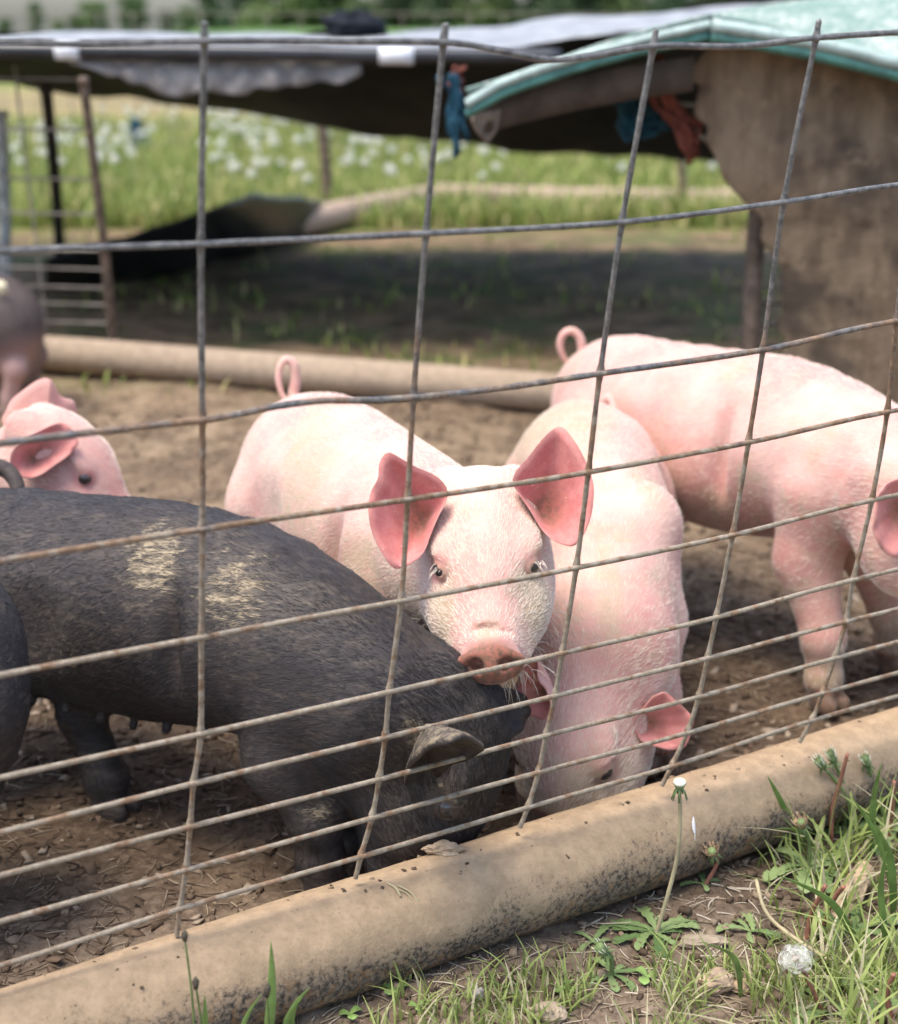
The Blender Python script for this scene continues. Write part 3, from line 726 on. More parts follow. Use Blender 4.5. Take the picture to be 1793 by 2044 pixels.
# ------------------------------------------------------------------ pigs: one continuous skin grown from a distance field
class SDF:
    def __init__(s, lo, hi, h):
        s.lo = np.asarray(lo, float); s.h = h
        s.shape = np.ceil((np.asarray(hi)-s.lo)/h).astype(int)+1
        s.d = np.full(s.shape, .25, np.float32)
        s.ax = [(s.lo[i]+np.arange(s.shape[i])*h).astype(np.float32) for i in range(3)]
    def _sl(s, lo, hi):
        a = np.clip(np.floor((lo-s.lo)/s.h).astype(int), 0, s.shape); b = np.clip(np.ceil((hi-s.lo)/s.h).astype(int)+1, 0, s.shape)
        return tuple(slice(x, y) for x, y in zip(a, b))
    def _op(s, lo, hi, fn, k, sub):
        m = k*1.2+3*s.h
        sl = s._sl(lo-m, hi+m)
        d0 = s.d[sl]
        if d0.size == 0: return
        X, Y, Z = s.ax[0][sl[0]][:, None, None], s.ax[1][sl[1]][None, :, None], s.ax[2][sl[2]][None, None, :]
        d1 = fn(X, Y, Z)
        if sub:
            h = np.clip(.5-.5*(d1+d0)/k, 0, 1); s.d[sl] = d0*(1-h)-d1*h+k*h*(1-h)
        else:
            h = np.clip(.5+.5*(d1-d0)/k, 0, 1); s.d[sl] = d1*(1-h)+d0*h-k*h*(1-h)
    def ell(s, c, r, R=None, k=.02, sub=False):
        c = np.asarray(c, float); r = np.asarray(r, float); R = np.eye(3) if R is None else np.asarray(R)
        half = np.sqrt(((R*r)**2).sum(1))
        def fn(X, Y, Z):
            x, y, z = X-np.float32(c[0]), Y-np.float32(c[1]), Z-np.float32(c[2])
            k0 = k1 = 0
            for j in range(3):
                q = (x*np.float32(R[0, j])+y*np.float32(R[1, j])+z*np.float32(R[2, j]))/np.float32(r[j])
                k0 = k0+q*q; k1 = k1+(q/np.float32(r[j]))**2
            k0 = np.sqrt(k0); return k0*(k0-1)/np.maximum(np.sqrt(k1), 1e-5)
        s._op(c-half, c+half, fn, k, sub)
    def cone(s, a, b, ra, rb, k=.02, sub=False):
        a, b = np.asarray(a, float), np.asarray(b, float); ab = b-a; L2 = float(ab@ab)
        def fn(X, Y, Z):
            x, y, z = X-np.float32(a[0]), Y-np.float32(a[1]), Z-np.float32(a[2])
            t = np.clip((x*np.float32(ab[0])+y*np.float32(ab[1])+z*np.float32(ab[2]))/np.float32(L2), 0, 1)
            return np.sqrt((x-t*np.float32(ab[0]))**2+(y-t*np.float32(ab[1]))**2+(z-t*np.float32(ab[2]))**2)-(ra+(rb-ra)*t)
        r = max(ra, rb)
        s._op(np.minimum(a, b)-r, np.maximum(a, b)+r, fn, k, sub)
    def mesh(s):
        d = s.d; sg = d < 0; nx, ny, nz = d.shape
        cnt = sum(sg[i:nx-1+i, j:ny-1+j, k:nz-1+k].astype(np.int8) for i in (0, 1) for j in (0, 1) for k in (0, 1))
        act = (cnt > 0) & (cnt < 8)
        I, J, K = np.nonzero(act); n = len(I)
        ids = np.full(act.shape, -1, np.int32); ids[I, J, K] = np.arange(n)
        acc = np.zeros((n, 3)); w = np.zeros(n)
        cs = [(i, j, k) for i in (0, 1) for j in (0, 1) for k in (0, 1)]
        for p in cs:
            for ax in range(3):
                if p[ax]: continue
                q = list(p); q[ax] = 1
                a = d[I+p[0], J+p[1], K+p[2]]; b = d[I+q[0], J+q[1], K+q[2]]
                c = (a < 0) != (b < 0); t = np.where(c, a/(a-b+1e-20*(a == b)), 0)
                pt = np.tile(np.array(p, float), (n, 1)); pt[:, ax] += t
                acc += pt*c[:, None]; w += c
        V = s.lo+s.h*(np.stack([I, J, K], 1)+acc/w[:, None])
        Fs = []
        for ax in range(3):
            o1, o2 = [(1, 2), (2, 0), (0, 1)][ax]
            a = [slice(None)]*3; b = [slice(None)]*3
            a[ax] = slice(0, d.shape[ax]-1); b[ax] = slice(1, None)
            for o in (o1, o2): a[o] = slice(1, d.shape[o]-1); b[o] = slice(1, d.shape[o]-1)
            sa, sb = sg[tuple(a)], sg[tuple(b)]
            e = np.argwhere(sa != sb)
            fl = sa[tuple(e.T)]
            base = e.copy(); base[:, o1] += 1; base[:, o2] += 1
            def cid(d1, d2):
                q = base.copy(); q[:, o1] += d1; q[:, o2] += d2; return ids[tuple(q.T)]
            Q = np.stack([cid(-1, -1), cid(0, -1), cid(0, 0), cid(-1, 0)], 1)
            Q[~fl] = Q[~fl][:, ::-1]
            Fs.append(Q)
        return V, np.concatenate(Fs)

def frame(fwd, up):
    x = nrm(fwd); y = nrm(np.cross(up, x)); z = np.cross(x, y); return np.stack([x, y, z], 1)
def spline_frames(st, n):
    """st: list of (centre, lateral radius, vertical radius)"""
    C = catmull([s[0] for s in st], n); r = catmull([[s[1], s[2], 0] for s in st], n)
    T = np.gradient(C, axis=0)
    return C, r, T

def build_head(S, O, H, s, detail=1):
    """H: columns forward, left, crown-ward; s: size"""
    L = lambda x, y, z: O+H@(np.array([x, y, z])*s)
    e = lambda c, r, k=.02, sub=False, R=None: S.ell(L(*c), np.array(r)*s, H if R is None else H@R, k*s, sub)
    c = lambda a, b, ra, rb, k=.02, sub=False: S.cone(L(*a), L(*b), ra*s, rb*s, k*s, sub)
    def ry(a): return np.array([[math.cos(a), 0, math.sin(a)], [0, 1, 0], [-math.sin(a), 0, math.cos(a)]])
    e((-.005, 0, -.004), (.082, .059, .060), .025)                  # skull
    e((.045, 0, .004), (.075, .053, .042), .025, R=ry(.3))          # forehead sloping to the nose
    c((.05, 0, -.018), (.150, 0, -.047), .052, .036, .02)           # muzzle
    for y in (-1, 1):
        e((.022, y*.040, -.058), (.068, .040, .056), .025)          # jowl
        e((.078, y*.038, -.052), (.055, .032, .040), .022)          # cheek
        e((.125, y*.026, -.064), (.040, .022, .024), .014)          # lip
        e((.052, y*.045, .021), (.030, .018, .013), .012, R=ry(.35))   # brow
    for y in (-1, 1): e((-.060, y*.040, .010), (.030, .020, .028), .018)   # root of the ear
    c((.03, 0, -.088), (.138, 0, -.090), .042, .024, .022)          # lower jaw
    c((.150, 0, -.045), (.171, 0, -.0465), .0315, .0270, .008)       # neck of the snout
    dR = ry(-.50)
    e((.177, 0, -.0465), (.0095, .0375, .0225), .004, R=dR)          # nose disc
    for a_ in np.linspace(.25, 2.89, 13):                           # raised rim over the top of the disc
        e((.1795+.02*dR[0, 2]*0, .0345*math.cos(a_), -.0465+.0200*math.sin(a_)), (.0048, .006, .0045), .004, R=dR)
    if detail:
        for y in (-1, 1):
            e((.188, y*.0155, -.0385), (.017, .0085, .0080), .0025, True, R=dR)       # nostrils
        for x, zz, w_, y0 in ((.161, -.0140, .020, .002), (.155, -.0125, .012, -.004)):   # creases behind the disc
            for y in np.linspace(-w_, w_, 9)+y0:
                e((x-.006*(y/.024)**2+.0012*math.sin(y*400), y, zz-11*y*y), (.0013, .0030, .0024), .004, True)
        for y in (-1, 1):
            c((.168, y*.026, -.0795), (.125, y*.0465, -.079), .0030, .0022, .004, True)   # mouth line
            e((.078, y*.0535, .004), (.019, .010, .0115), .008, True)                # eye hollow
            e((.0715, y*.0475, .0045), (.0150, .0135, .0130), .003)                  # lids over the ball
            q = nrm([.62, y*.77, .10]); ce = np.array([.0715, y*.0475, .0045])+q*.0125
            v_ = nrm(np.cross([-.05, 0, 1], q)); Rl = np.stack([q, v_, np.cross(q, v_)], 1)
            e(ce, (.010, .0088, .0050), .002, True, R=Rl)                             # slit between the lids

def leg(S, top, knee, fet, foot, r, fdir, k=.010):
    S.cone(top, knee, r[0], r[1], .028); S.cone(knee, fet, r[1]*.92, r[2], k)
    S.ell(knee, np.array([1.02, 1.0, 1.2])*r[1], None, .012)
    S.cone(fet, foot+np.array([0, 0, .016]), r[2]*1.05, r[2]*.95, .012)
    f = nrm([fdir[0], fdir[1], 0]); l = np.array([-f[1], f[0], 0])
    for y in (-1, 1):
        S.ell(foot+f*.014+l*y*.0125+np.array([0, 0, .012]), (.025, .0108, .018), np.stack([f, l, [0, 0, 1]], 1), .003)
        S.ell(fet-f*.018+l*y*.014-np.array([0, 0, .012]), (.008, .006, .012), np.stack([f, l, [0, 0, 1]], 1), .004)

def ear_mesh(outline, canal, Y, N, cup, curl=0.0, thick=.0045, rings=8, m=44):
    """a cupped ear: outline and canal as seen, in the plane through the canal with normal N"""
    O = at(*canal, Y); N = nrm(N)
    P = np.array([on_plane(x, y, O, N) for x, y in outline]); P = catmull(P, m, True)
    U = np.linspace(.06, 1, rings); V = []; back = []; R = np.linalg.norm(P-O, axis=1); Rm = R.max()
    ph = np.arange(m)*2*math.pi/m
    for u in U:
        ripple = .0016*np.sin(ph*7)*u**2
        q = O+(P-O)*u+N*((cup*(u**1.5-.35)+curl*(u*R/Rm)**3)+ripple)[:, None] if np.ndim(curl) == 0 else None
        V.append(q); back.append(q-N*(thick+.014*(1-u)**1.3))
    n = rings*m
    V = np.concatenate(V+back+[[O+N*(cup*-.35)], [O-N*.02]])
    F = []
    for i in range(rings-1):
        for j in range(m):
            k = (j+1) % m
            F.append((i*m+j, i*m+k, (i+1)*m+k, (i+1)*m+j)); F.append((n+i*m+j, n+(i+1)*m+j, n+(i+1)*m+k, n+i*m+k))
    for j in range(m):
        k = (j+1) % m; a = (rings-1)*m
        F.append((a+j, a+k, n+a+k, n+a+j)); F.append((2*n, k, j, j)[:3] if False else (2*n, k, j)); F.append((2*n+1, n+j, n+k))
    front = np.zeros(len(V)); front[:n] = np.repeat(.25+.75*(1-U**5*.35), m); front[2*n] = 1; front[n:2*n] = .22
    deep = np.zeros(len(V)); deep[:n] = np.repeat(np.clip((.62-U)/.42, 0, 1)*.85, m); deep[2*n] = .85  # dirt and recess shade, painted darker toward the canal
    return V, F, front, deep

def tail_mesh(pts, r0, r1, n=10):
    mb = MB(); c = catmull(np.asarray(pts), 44); mb.tube(c, np.linspace(r0, r1, 44), n); return np.concatenate(mb.v), mb.f

def hairs(name, V, F, T, parent, mat, count, length, rad, flow, keep=None, lift=.28, seed=0, droop=.5):
    """fine hair as curves; F triangles/quads array, flow(points, normals) -> direction"""
    q = np.random.default_rng(seed)
    A, B, C = V[F[:, 0]], V[F[:, 1]], V[F[:, 2]]
    nn = np.cross(B-A, C-A); ar = np.linalg.norm(nn, axis=1)
    if keep is not None: ar = ar*keep[F[:, 0]]
    idx = q.choice(len(F), count, p=ar/ar.sum())
    a, b = q.uniform(size=(2, count)); sw = a+b > 1; a[sw], b[sw] = 1-a[sw], 1-b[sw]
    Dq = V[F[idx, 3]] if F.shape[1] == 4 else C[idx]
    half = q.uniform(size=count) < .5
    P = np.where(half[:, None], A[idx]+(B[idx]-A[idx])*a[:, None]+(C[idx]-A[idx])*b[:, None], A[idx]+(C[idx]-A[idx])*a[:, None]+(Dq-A[idx])*b[:, None])
    N = nn[idx]/(np.linalg.norm(nn[idx], axis=1)[:, None]+1e-12)
    D = flow(P, N)+q.normal(0, .13, (count, 3)); D -= N*(D*N).sum(1)[:, None]; D /= np.linalg.norm(D, axis=1)[:, None]+1e-9
    Ln = length*q.uniform(.55, 1.3, count)[:, None]; lf = (lift*q.uniform(.4, 1.6, count))[:, None]
    p1 = P+(D*.45+N*lf*.62)*Ln; p2 = P+(D*.95+N*(lf*.62*(2-droop)*.72))*Ln
    P0 = P-N*.001
    pts = np.stack([P0, p1, p2], 1).reshape(-1, 3).astype(np.float32)
    cu = bpy.data.hair_curves.new(name); cu.add_curves([3]*count)
    cu.points.foreach_set('position', pts.ravel())
    ra = cu.attributes.get('radius') or cu.attributes.new('radius', 'FLOAT', 'POINT')
    ra.data.foreach_set('value', np.tile(np.array([rad, rad*.8, rad*.15], np.float32), count))
    cu.materials.append(mat)
    o = bpy.data.objects.new(name, cu); COL.objects.link(o); o.parent = parent
    return o

def skin_pink():
    m = NT('pink_pig_skin'); at_ = m.attr('skin'); sp = m.n('SeparateColor'); m.link(at_.outputs['Color'], sp.inputs[0])
    red, dirt, snout = sp.outputs
    n = m.noise(7, 4, .6); f = m.noise(60, 5, .7); s = m.noise(420, 3, .7); bl = m.noise(24, 5, .7)
    c = m.mix(m.ramp(n, .32, .68), (.68, .425, .35), (.57, .275, .23))
    c = m.mix(m.math('MULTIPLY', m.ramp(f, .45, .7), .35), c, (.70, .50, .40))
    film = m.math('MULTIPLY', m.ramp(m.noise(5.5, 4, .7, dist=.8), .54, .70), m.ramp(f, .3, .6))
    c = m.mix(m.math('MULTIPLY', film, .7), c, (.44, .35, .23))
    c = m.mix(red, c, m.mix(m.ramp(f, .3, .7), (.52, .15, .14), (.62, .23, .205)))
    c = m.mix(m.math('MULTIPLY', m.ramp(m.math('ADD', m.math('MULTIPLY', dirt, .55), m.math('MULTIPLY', bl, .8)), .52, .95), .85), c, (.43, .335, .205))
    c = m.mix(m.math('MULTIPLY', m.math('MULTIPLY', m.ramp(s, .62, .72), m.ramp(n, .45, .6)), .8), c, (.22, .15, .11))
    mud = m.mix(m.ramp(m.noise(130, 4, .7), .40, .62), (.31, .115, .075), (.15, .085, .048))
    c = m.mix(m.math('MULTIPLY', snout, m.ramp(bl, .15, .42)), c, mud)
    c = m.mix(m.math('MULTIPLY', m.math('MAXIMUM', m.math('SUBTRACT', snout, 1.0), 0.0), .95), c, m.mix(m.ramp(f, .3, .7), (.085, .06, .042), (.19, .135, .09)))
    m.color(c).p(rough=.6, spec=.3, sss=.12, ssss=.012, sssr=(1, .35, .22), sheen=.15, sheenr=.5)
    m.bump(m.noise(110, 4, .6, stretch=(1, 1, .5)), .22, .0025); m.bump(m.noise(34, 3, .6, dist=1.2), .18, .005); return m.m
def skin_black():
    m = NT('black_pig_skin'); at_ = m.attr('skin'); sp = m.n('SeparateColor'); m.link(at_.outputs['Color'], sp.inputs[0])
    red, dirt, snout = sp.outputs
    n = m.noise(5, 4, .6); f = m.noise(50, 6, .75, stretch=(.6, 1, 2.2), dist=.6); bl = m.noise(60, 6, .75, stretch=(.45, 1, 2.2), dist=.5, rot=(0, .6, 0))
    c = m.mix(m.ramp(n, .3, .7), (.030, .025, .025), (.056, .046, .043))
    c = m.mix(m.math('MULTIPLY', m.ramp(f, .46, .72), .5), c, (.125, .098, .072))
    d = m.ramp(m.math('ADD', m.math('MULTIPLY', dirt, .50), m.math('MULTIPLY', bl, .95)), .74, .98)
    c = m.mix(m.math('MULTIPLY', m.math('MULTIPLY', dirt, m.ramp(f, .25, .6)), .22), c, (.30, .235, .155))
    c = m.mix(m.math('MULTIPLY', d, .66), c, m.mix(m.ramp(m.noise(200, 3), .3, .7), (.36, .27, .16), (.52, .42, .27)))
    c = m.mix(red, c, (.10, .07, .06))
    m.color(c).p(rough=.6, spec=.3)
    m.bump(m.noise(120, 4, .65, stretch=(.6, 1, 1.6)), .35, .003); m.bump(d, .4, .003); m.bump(m.noise(26, 3, .6, dist=1.5), .25, .006); return m.m
M_PINK, M_BLACK = skin_pink(), skin_black()
M_HAIRW = simple('white_bristle', (.88, .78, .64), .45, .06, 30, spec=.4)
M_HAIRB = simple('black_bristle', (.040, .035, .034), .42, .3, 60, spec=.45)
M_EYE = simple('dark_eye', (.055, .046, .042), .08, .3, 90, spec=.7)

def pig(name, label, spine, head, feet, ears=(), tail=None, h=.005, mat=None, hair=0, hairmat=None, dust=(), red=(), seed=0, extra=None, leg_r=(.050, .029, .023), hairlen=.010, ear_red=.8, ear_dirt_shade=1.0, lift=.09, fshift=0.0, hind=1.0, ear_back=0.0, legdirt=.95, arm=1.0, eyes=True, group=None, belly=None, hairrad=.00017):
    """spine: (centre, lateral r, vertical r) from rump to neck; head: (origin, forward, crown direction, size); feet: FR, FL, HR, HL points on the ground"""
    C, r, T = spline_frames(spine, 15)
    O, H, hs = np.asarray(head[0]), frame(head[1], head[2]), head[3]
    pts = np.vstack([C, [O], [O+H[:, 0]*.2*hs], np.asarray([f[0] if isinstance(f, tuple) else f for f in feet if f is not None])])
    lo, hi = pts.min(0)-.2, pts.max(0)+.2; lo[2] = -.03
    S = SDF(lo, hi, h)
    sp = np.linalg.norm(np.diff(C, axis=0), axis=1).mean()
    for i in range(len(C)):
        t = nrm(T[i]); R = frame(t, [0, 0, 1])
        along = min(.13, max(sp*1.9, min(r[i, 0], r[i, 1])*.75))
        S.ell(C[i], (along, r[i, 0]*.93, r[i, 1]*.93), R, .016 if i else .01)
    if belly: S.ell(belly[0], belly[1], frame(T[7], [0, 0, 1]), .05)
    # neck into the head
    S.cone(C[-1], O+H@(np.array([-.015, 0, -.018])*hs), (r[-1, 0]+r[-1, 1])/2*.88, .070*hs, .04)
    build_head(S, O, H, hs, 1 if h <= .0062 else 0)
    def body_frame(i): t = nrm([*T[i][:2], 0]); return t, np.array([-t[1], t[0], 0])
    jobs = []
    for q, f in enumerate(feet):
        if f is None: continue
        shf = 0.0
        hind_ = hind
        if isinstance(f, tuple):
            shf = f[1]; hind_ = f[2] if len(f) > 2 else hind; f = f[0]
        f = np.asarray(f, float); side = -1 if q % 2 == 0 else 1
        if q < 2:
            i = 11; t, l = body_frame(i)
            a = C[i]+l*side*r[i, 0]*.52+np.array([0, 0, -r[i, 1]*.25])+t*fshift
            S.ell(a, (.066*arm, .040, .095*arm), np.stack([t, l, [0, 0, 1]], 1), .014)
            el = a+np.array([0, 0, -.10])-t*.012; el[2] = max(el[2], .172); kn = f*.68+el*.32; kn[2] = .106; fe = f.copy()-t*.004; fe[2] = .046
            kn = kn+t*.006
            S.cone(a, el, .055*arm, leg_r[0]*.85, .022)
            leg(S, el, kn, fe, f, (leg_r[0]*.85, leg_r[1], leg_r[2]), t)
        else:
            i = 3; t, l = body_frame(i)
            a = C[i]+l*side*r[i, 0]*.50+np.array([0, 0, -r[i, 1]*.22])+t*shf
            S.ell(a, (.092, .050, .118), np.stack([t, l, [0, 0, 1]], 1), .022)
            st = a+t*.035+np.array([0, 0, -.105]); hk = f+np.array([0, 0, .128])-t*.040; fe = f+np.array([0, 0, .046])-t*.004
            S.cone(a, st, .078, leg_r[0]*hind_, .025)
            leg(S, st, hk, fe, f, (leg_r[0]*hind_, leg_r[1]*.9, leg_r[2]), t)
    for i, rad, dep in ((9, (.013, .022, .085), .93), (5, (.045, .018, .055), .99)):   # hollow behind the shoulder and in the flank
        t, l = body_frame(i)
        for sd in (-1, 1): S.ell(C[i]+l*sd*r[i, 0]*dep+np.array([0, 0, .01]), rad, np.stack([t, l, [0, 0, 1]], 1), .022, True)
    if extra: extra(S, C, r, T)
    V, F = S.mesh(); nb = len(V)
    redm = np.zeros(nb); dirt = np.zeros(nb); sn = np.zeros(nb)
    loc = (V-O)@H/hs
    eyek = np.zeros(nb)
    sn = np.clip((loc[:, 0]-.168)/.010, 0, 1)*(np.abs(loc[:, 2]+.05) < .06)*(np.linalg.norm(loc, axis=1) < .26)
    hd = np.linalg.norm(loc-np.array([.05, 0, -.02]), axis=1) < .15
    for y in (-1, 1):
        d_ = np.linalg.norm(loc-np.array([.072, y*.05, .003]), axis=1); redm = np.maximum(redm, .7*np.clip(1.6-d_/.017, 0, 1)); eyek = np.maximum(eyek, 1.0*(d_ < .0185))
    redm = np.maximum(redm, .22*hd*np.clip((loc[:, 0]-.09)/.06, 0, 1))
    for c_, rr, amt in red: redm = np.maximum(redm, amt*np.clip(1.4-np.linalg.norm((V-np.asarray(c_))/np.asarray(rr), axis=1), 0, 1))
    for c_, rr, amt in dust: dirt = np.maximum(dirt, amt*np.clip(1.5-1.0*np.linalg.norm((V-np.asarray(c_))/np.asarray(rr), axis=1), 0, 1))
    dirt = np.maximum(dirt, np.clip((.17-V[:, 2])/.13, 0, 1)*legdirt); dirt = np.maximum(dirt, np.clip((.05-V[:, 2])/.012, 0, 1)*legdirt*.8); sn = np.maximum(sn, np.clip((.040-V[:, 2])/.010, 0, 1)*1.85)
    Fl = [F]; Vs = [V]; n = nb; extraF = []
    for e in ears:
        v, f, fr, dp = ear_mesh(**e); extraF += [tuple(i+n for i in q) for q in f]; Vs.append(v); n += len(v)
        redm = np.concatenate([redm, fr*ear_red]); dirt = np.concatenate([dirt, np.where(fr < .23, ear_back, 0)]); sn = np.concatenate([sn, dp*ear_dirt_shade])
    if tail is not None:
        v, f = tail_mesh(*tail); extraF += [tuple(i+n for i in q) for q in f]; Vs.append(v); n += len(v)
        redm = np.concatenate([redm, np.full(len(v), .12)]); dirt = np.concatenate([dirt, np.full(len(v), .3)]); sn = np.concatenate([sn, np.zeros(len(v))])
    V = np.concatenate(Vs); eyekeep = np.concatenate([eyek, np.zeros(len(V)-nb)])
    base = np.array([*C.mean(0)[:2], 0]); V = V-base
    # quads + the few odd polygons in one mesh
    quads = np.array([q for q in extraF if len(q) == 4], np.int32).reshape(-1, 4); tris = [q for q in extraF if len(q) != 4]
    FQ = np.concatenate([F, quads]) if len(quads) else F
    me = bpy.data.meshes.new(name)
    me.vertices.add(len(V)); me.vertices.foreach_set('co', V.astype(np.float32).ravel())
    sizes = [4]*len(FQ)+[len(q) for q in tris]
    flat = np.concatenate([FQ.ravel().astype(np.int32), np.array([i for q in tris for i in q], np.int32)])
    me.loops.add(len(flat)); me.loops.foreach_set('vertex_index', flat)
    me.polygons.add(len(sizes)); me.polygons.foreach_set('loop_start', np.concatenate([[0], np.cumsum(sizes)[:-1]]).astype(np.int32))
    me.update(calc_edges=True); me.polygons.foreach_set('use_smooth', np.ones(len(sizes), bool))
    ca = me.attributes.new('skin', 'FLOAT_COLOR', 'POINT')
    ca.data.foreach_set('color', np.stack([redm, dirt, sn, np.ones(len(V))], 1).astype(np.float32).ravel())
    body = obj(name, me, mat, None, base)
    tag(body, label, 'pig', group)
    if eyes:
        for y in (-1, 1):
            ec = O+H@(np.array([.0712, y*.0483, .0045])*hs)-base; mb = MB(); R_ = .0124*hs
            nu, nv = 16, 10
            v = [[R_*math.sin(math.pi*j/nv)*math.cos(2*math.pi*i/nu), R_*math.sin(math.pi*j/nv)*math.sin(2*math.pi*i/nu), R_*math.cos(math.pi*j/nv)] for j in range(nv+1) for i in range(nu)]
            mb.add(np.array(v)+ec, [((j+1)*nu+i, (j+1)*nu+(i+1) % nu, j*nu+(i+1) % nu, j*nu+i) for j in range(nv) for i in range(nu)])
            mb.build('eye', M_EYE, body)
    if hair:
        keep = np.ones(len(V)); keep *= 1-np.clip(sn*2, 0, 1); keep *= 1-.8*np.clip(redm*1.6, 0, 1); keep *= 1-eyekeep; keep[V[:, 2] < .03] = 0; keep[nb:] = keep[nb:]*.02+.012; keep[:nb] *= 1+1.6*hd
        bc = C-base; bo = O-base; Tn = T/np.linalg.norm(T, axis=1)[:, None]
        def flow(P, N):
            d = np.linalg.norm(P[:, None]-bc[None], axis=2); i = d.argmin(1)
            fl = -Tn[i]+np.array([0, 0, -.45])
            low = np.clip((.16-P[:, 2])/.08, 0, 1)[:, None]; fl = fl*(1-low)+np.array([0, 0, -1])*low
            lc = (P-bo)@H/hs; ish = np.clip(1.9-np.linalg.norm(lc-np.array([.06, 0, -.02]), axis=1)/.085, 0, 1)[:, None]
            hf = np.broadcast_to(-H[:, 0], P.shape)+((lc*np.array([0, 1.5, 1.0]))@H.T)*6
            return fl*(1-ish)+hf*ish
        hairs('hair', V, FQ, None, body, hairmat, hair, hairlen, hairrad, flow, keep, lift=lift, seed=seed)
        body['_v'] = 0; del body['_v']
    return body, V, FQ, base, O, H, hs
# ------------------------------------------------------------------ the herd
UP = np.array([0, 0, 1.0])
def foot(vx, vy): q = gnd(vx, vy); q[2] = 0.0; return q
def beside(p, l, d, f=None, df=0):
    q = np.asarray(p)+np.asarray(l)*d+(0 if f is None else np.asarray(f)*df); q = q.copy(); q[2] = 0; return q
def curl(base, side, up, r, turns=1.15, lean=(0, 0, 0), rise=.02):
    """a pig's tail: up from the base and round in a loop in the plane of side and up"""
    base, side, up, lean = (np.asarray(x, float) for x in (base, side, up, lean))
    a = np.linspace(0, 2*math.pi*turns, 12)
    return [base-up*.02]+[base+up*rise+side*r*(1-np.cos(x))*(.9)+up*r*1.35*(np.sin(x)+x*.10)+lean*x for x in a]

# central pink pig, looking at the camera
def central():
    sp = [(at(615, 958, 2.36), .108, .125), (at(642, 962, 2.25), .128, .140), (at(715, 1025, 2.12), .132, .145), (at(800, 1085, 2.00), .125, .140), (at(870, 1110, 1.92), .108, .120), (at(925, 1115, 1.86), .092, .10)]
    s = 1.0
    fw = nrm([.015, -.93, -.36]); up = nrm([-.045, -.36, .93])
    H = frame(fw, up); O = at(971, 1131, 1.735)-H@np.array([.072, 0, .004])
    vN = nrm([0, -.93, .36])
    earR = dict(outline=[(1125,860),(1151,890),(1173,930),(1186,968),(1187,1002),(1180,1042),(1166,1075),(1147,1094),(1120,1089),(1098,1076),(1080,1055),(1062,1025),(1042,995),(1028,972),(1034,948),(1056,922),(1080,892),(1103,868)], canal=(1080, 1022), Y=1.785, N=nrm([-.12, -.90, .38]), cup=.046)
    earL = dict(outline=[(768,909),(795,922),(825,938),(860,954),(884,978),(884,1004),(868,1035),(852,1075),(836,1110),(806,1133),(779,1136),(755,1103),(737,1063),(730,1019),(736,985),(749,960),(752,930)][::-1], canal=(852, 1036), Y=1.772, N=nrm([.15, -.90, .36]), cup=.046)
    earR['outline'] = earR['outline'][::-1]
    f = nrm(sp[4][0]-sp[1][0]); f = nrm([f[0], f[1], 0]); l = np.array([-f[1], f[0], 0])
    sh, hp = sp[3][0], sp[1][0]
    feet = [beside(sh, l, -.075, f, .05), beside(sh, l, .075, f, .02), beside(hp, l, -.08, f, -.02), beside(hp, l, .08, f, .03)]
    tb = at(580, 800, 2.47)
    tail = ([at(590, 815, 2.45), at(586, 790, 2.47), at(590, 760, 2.475), at(588, 730, 2.475), at(574, 718, 2.475), at(561, 728, 2.47), at(556, 755, 2.465), at(562, 785, 2.46), at(572, 798, 2.455)], .0100, .0038)
    return pig('pig', 'pink pig facing the camera between the wires, ears spread', sp, (O, fw, up, s), feet, [earR, earL], tail, .0032, M_PINK, 80000, M_HAIRW, seed=1,
               dust=[(at(640, 960, 2.12), (.06, .2, .11), .8), (at(760, 1120, 1.9), (.08, .2, .05), .6), (at(1085, 1190, 1.70), (.035, .05, .06), 1.0), (at(975, 1270, 1.63), (.035, .04, .02), .75), (at(960, 1010, 1.75), (.06, .06, .03), .4), (at(560, 870, 2.3), (.1, .1, .05), .45), (at(868, 1205, 1.70), (.025, .05, .055), .85)],
               red=[], hairlen=.0085, hairrad=.00019, lift=.08, ear_red=1.0)
CEN = central()

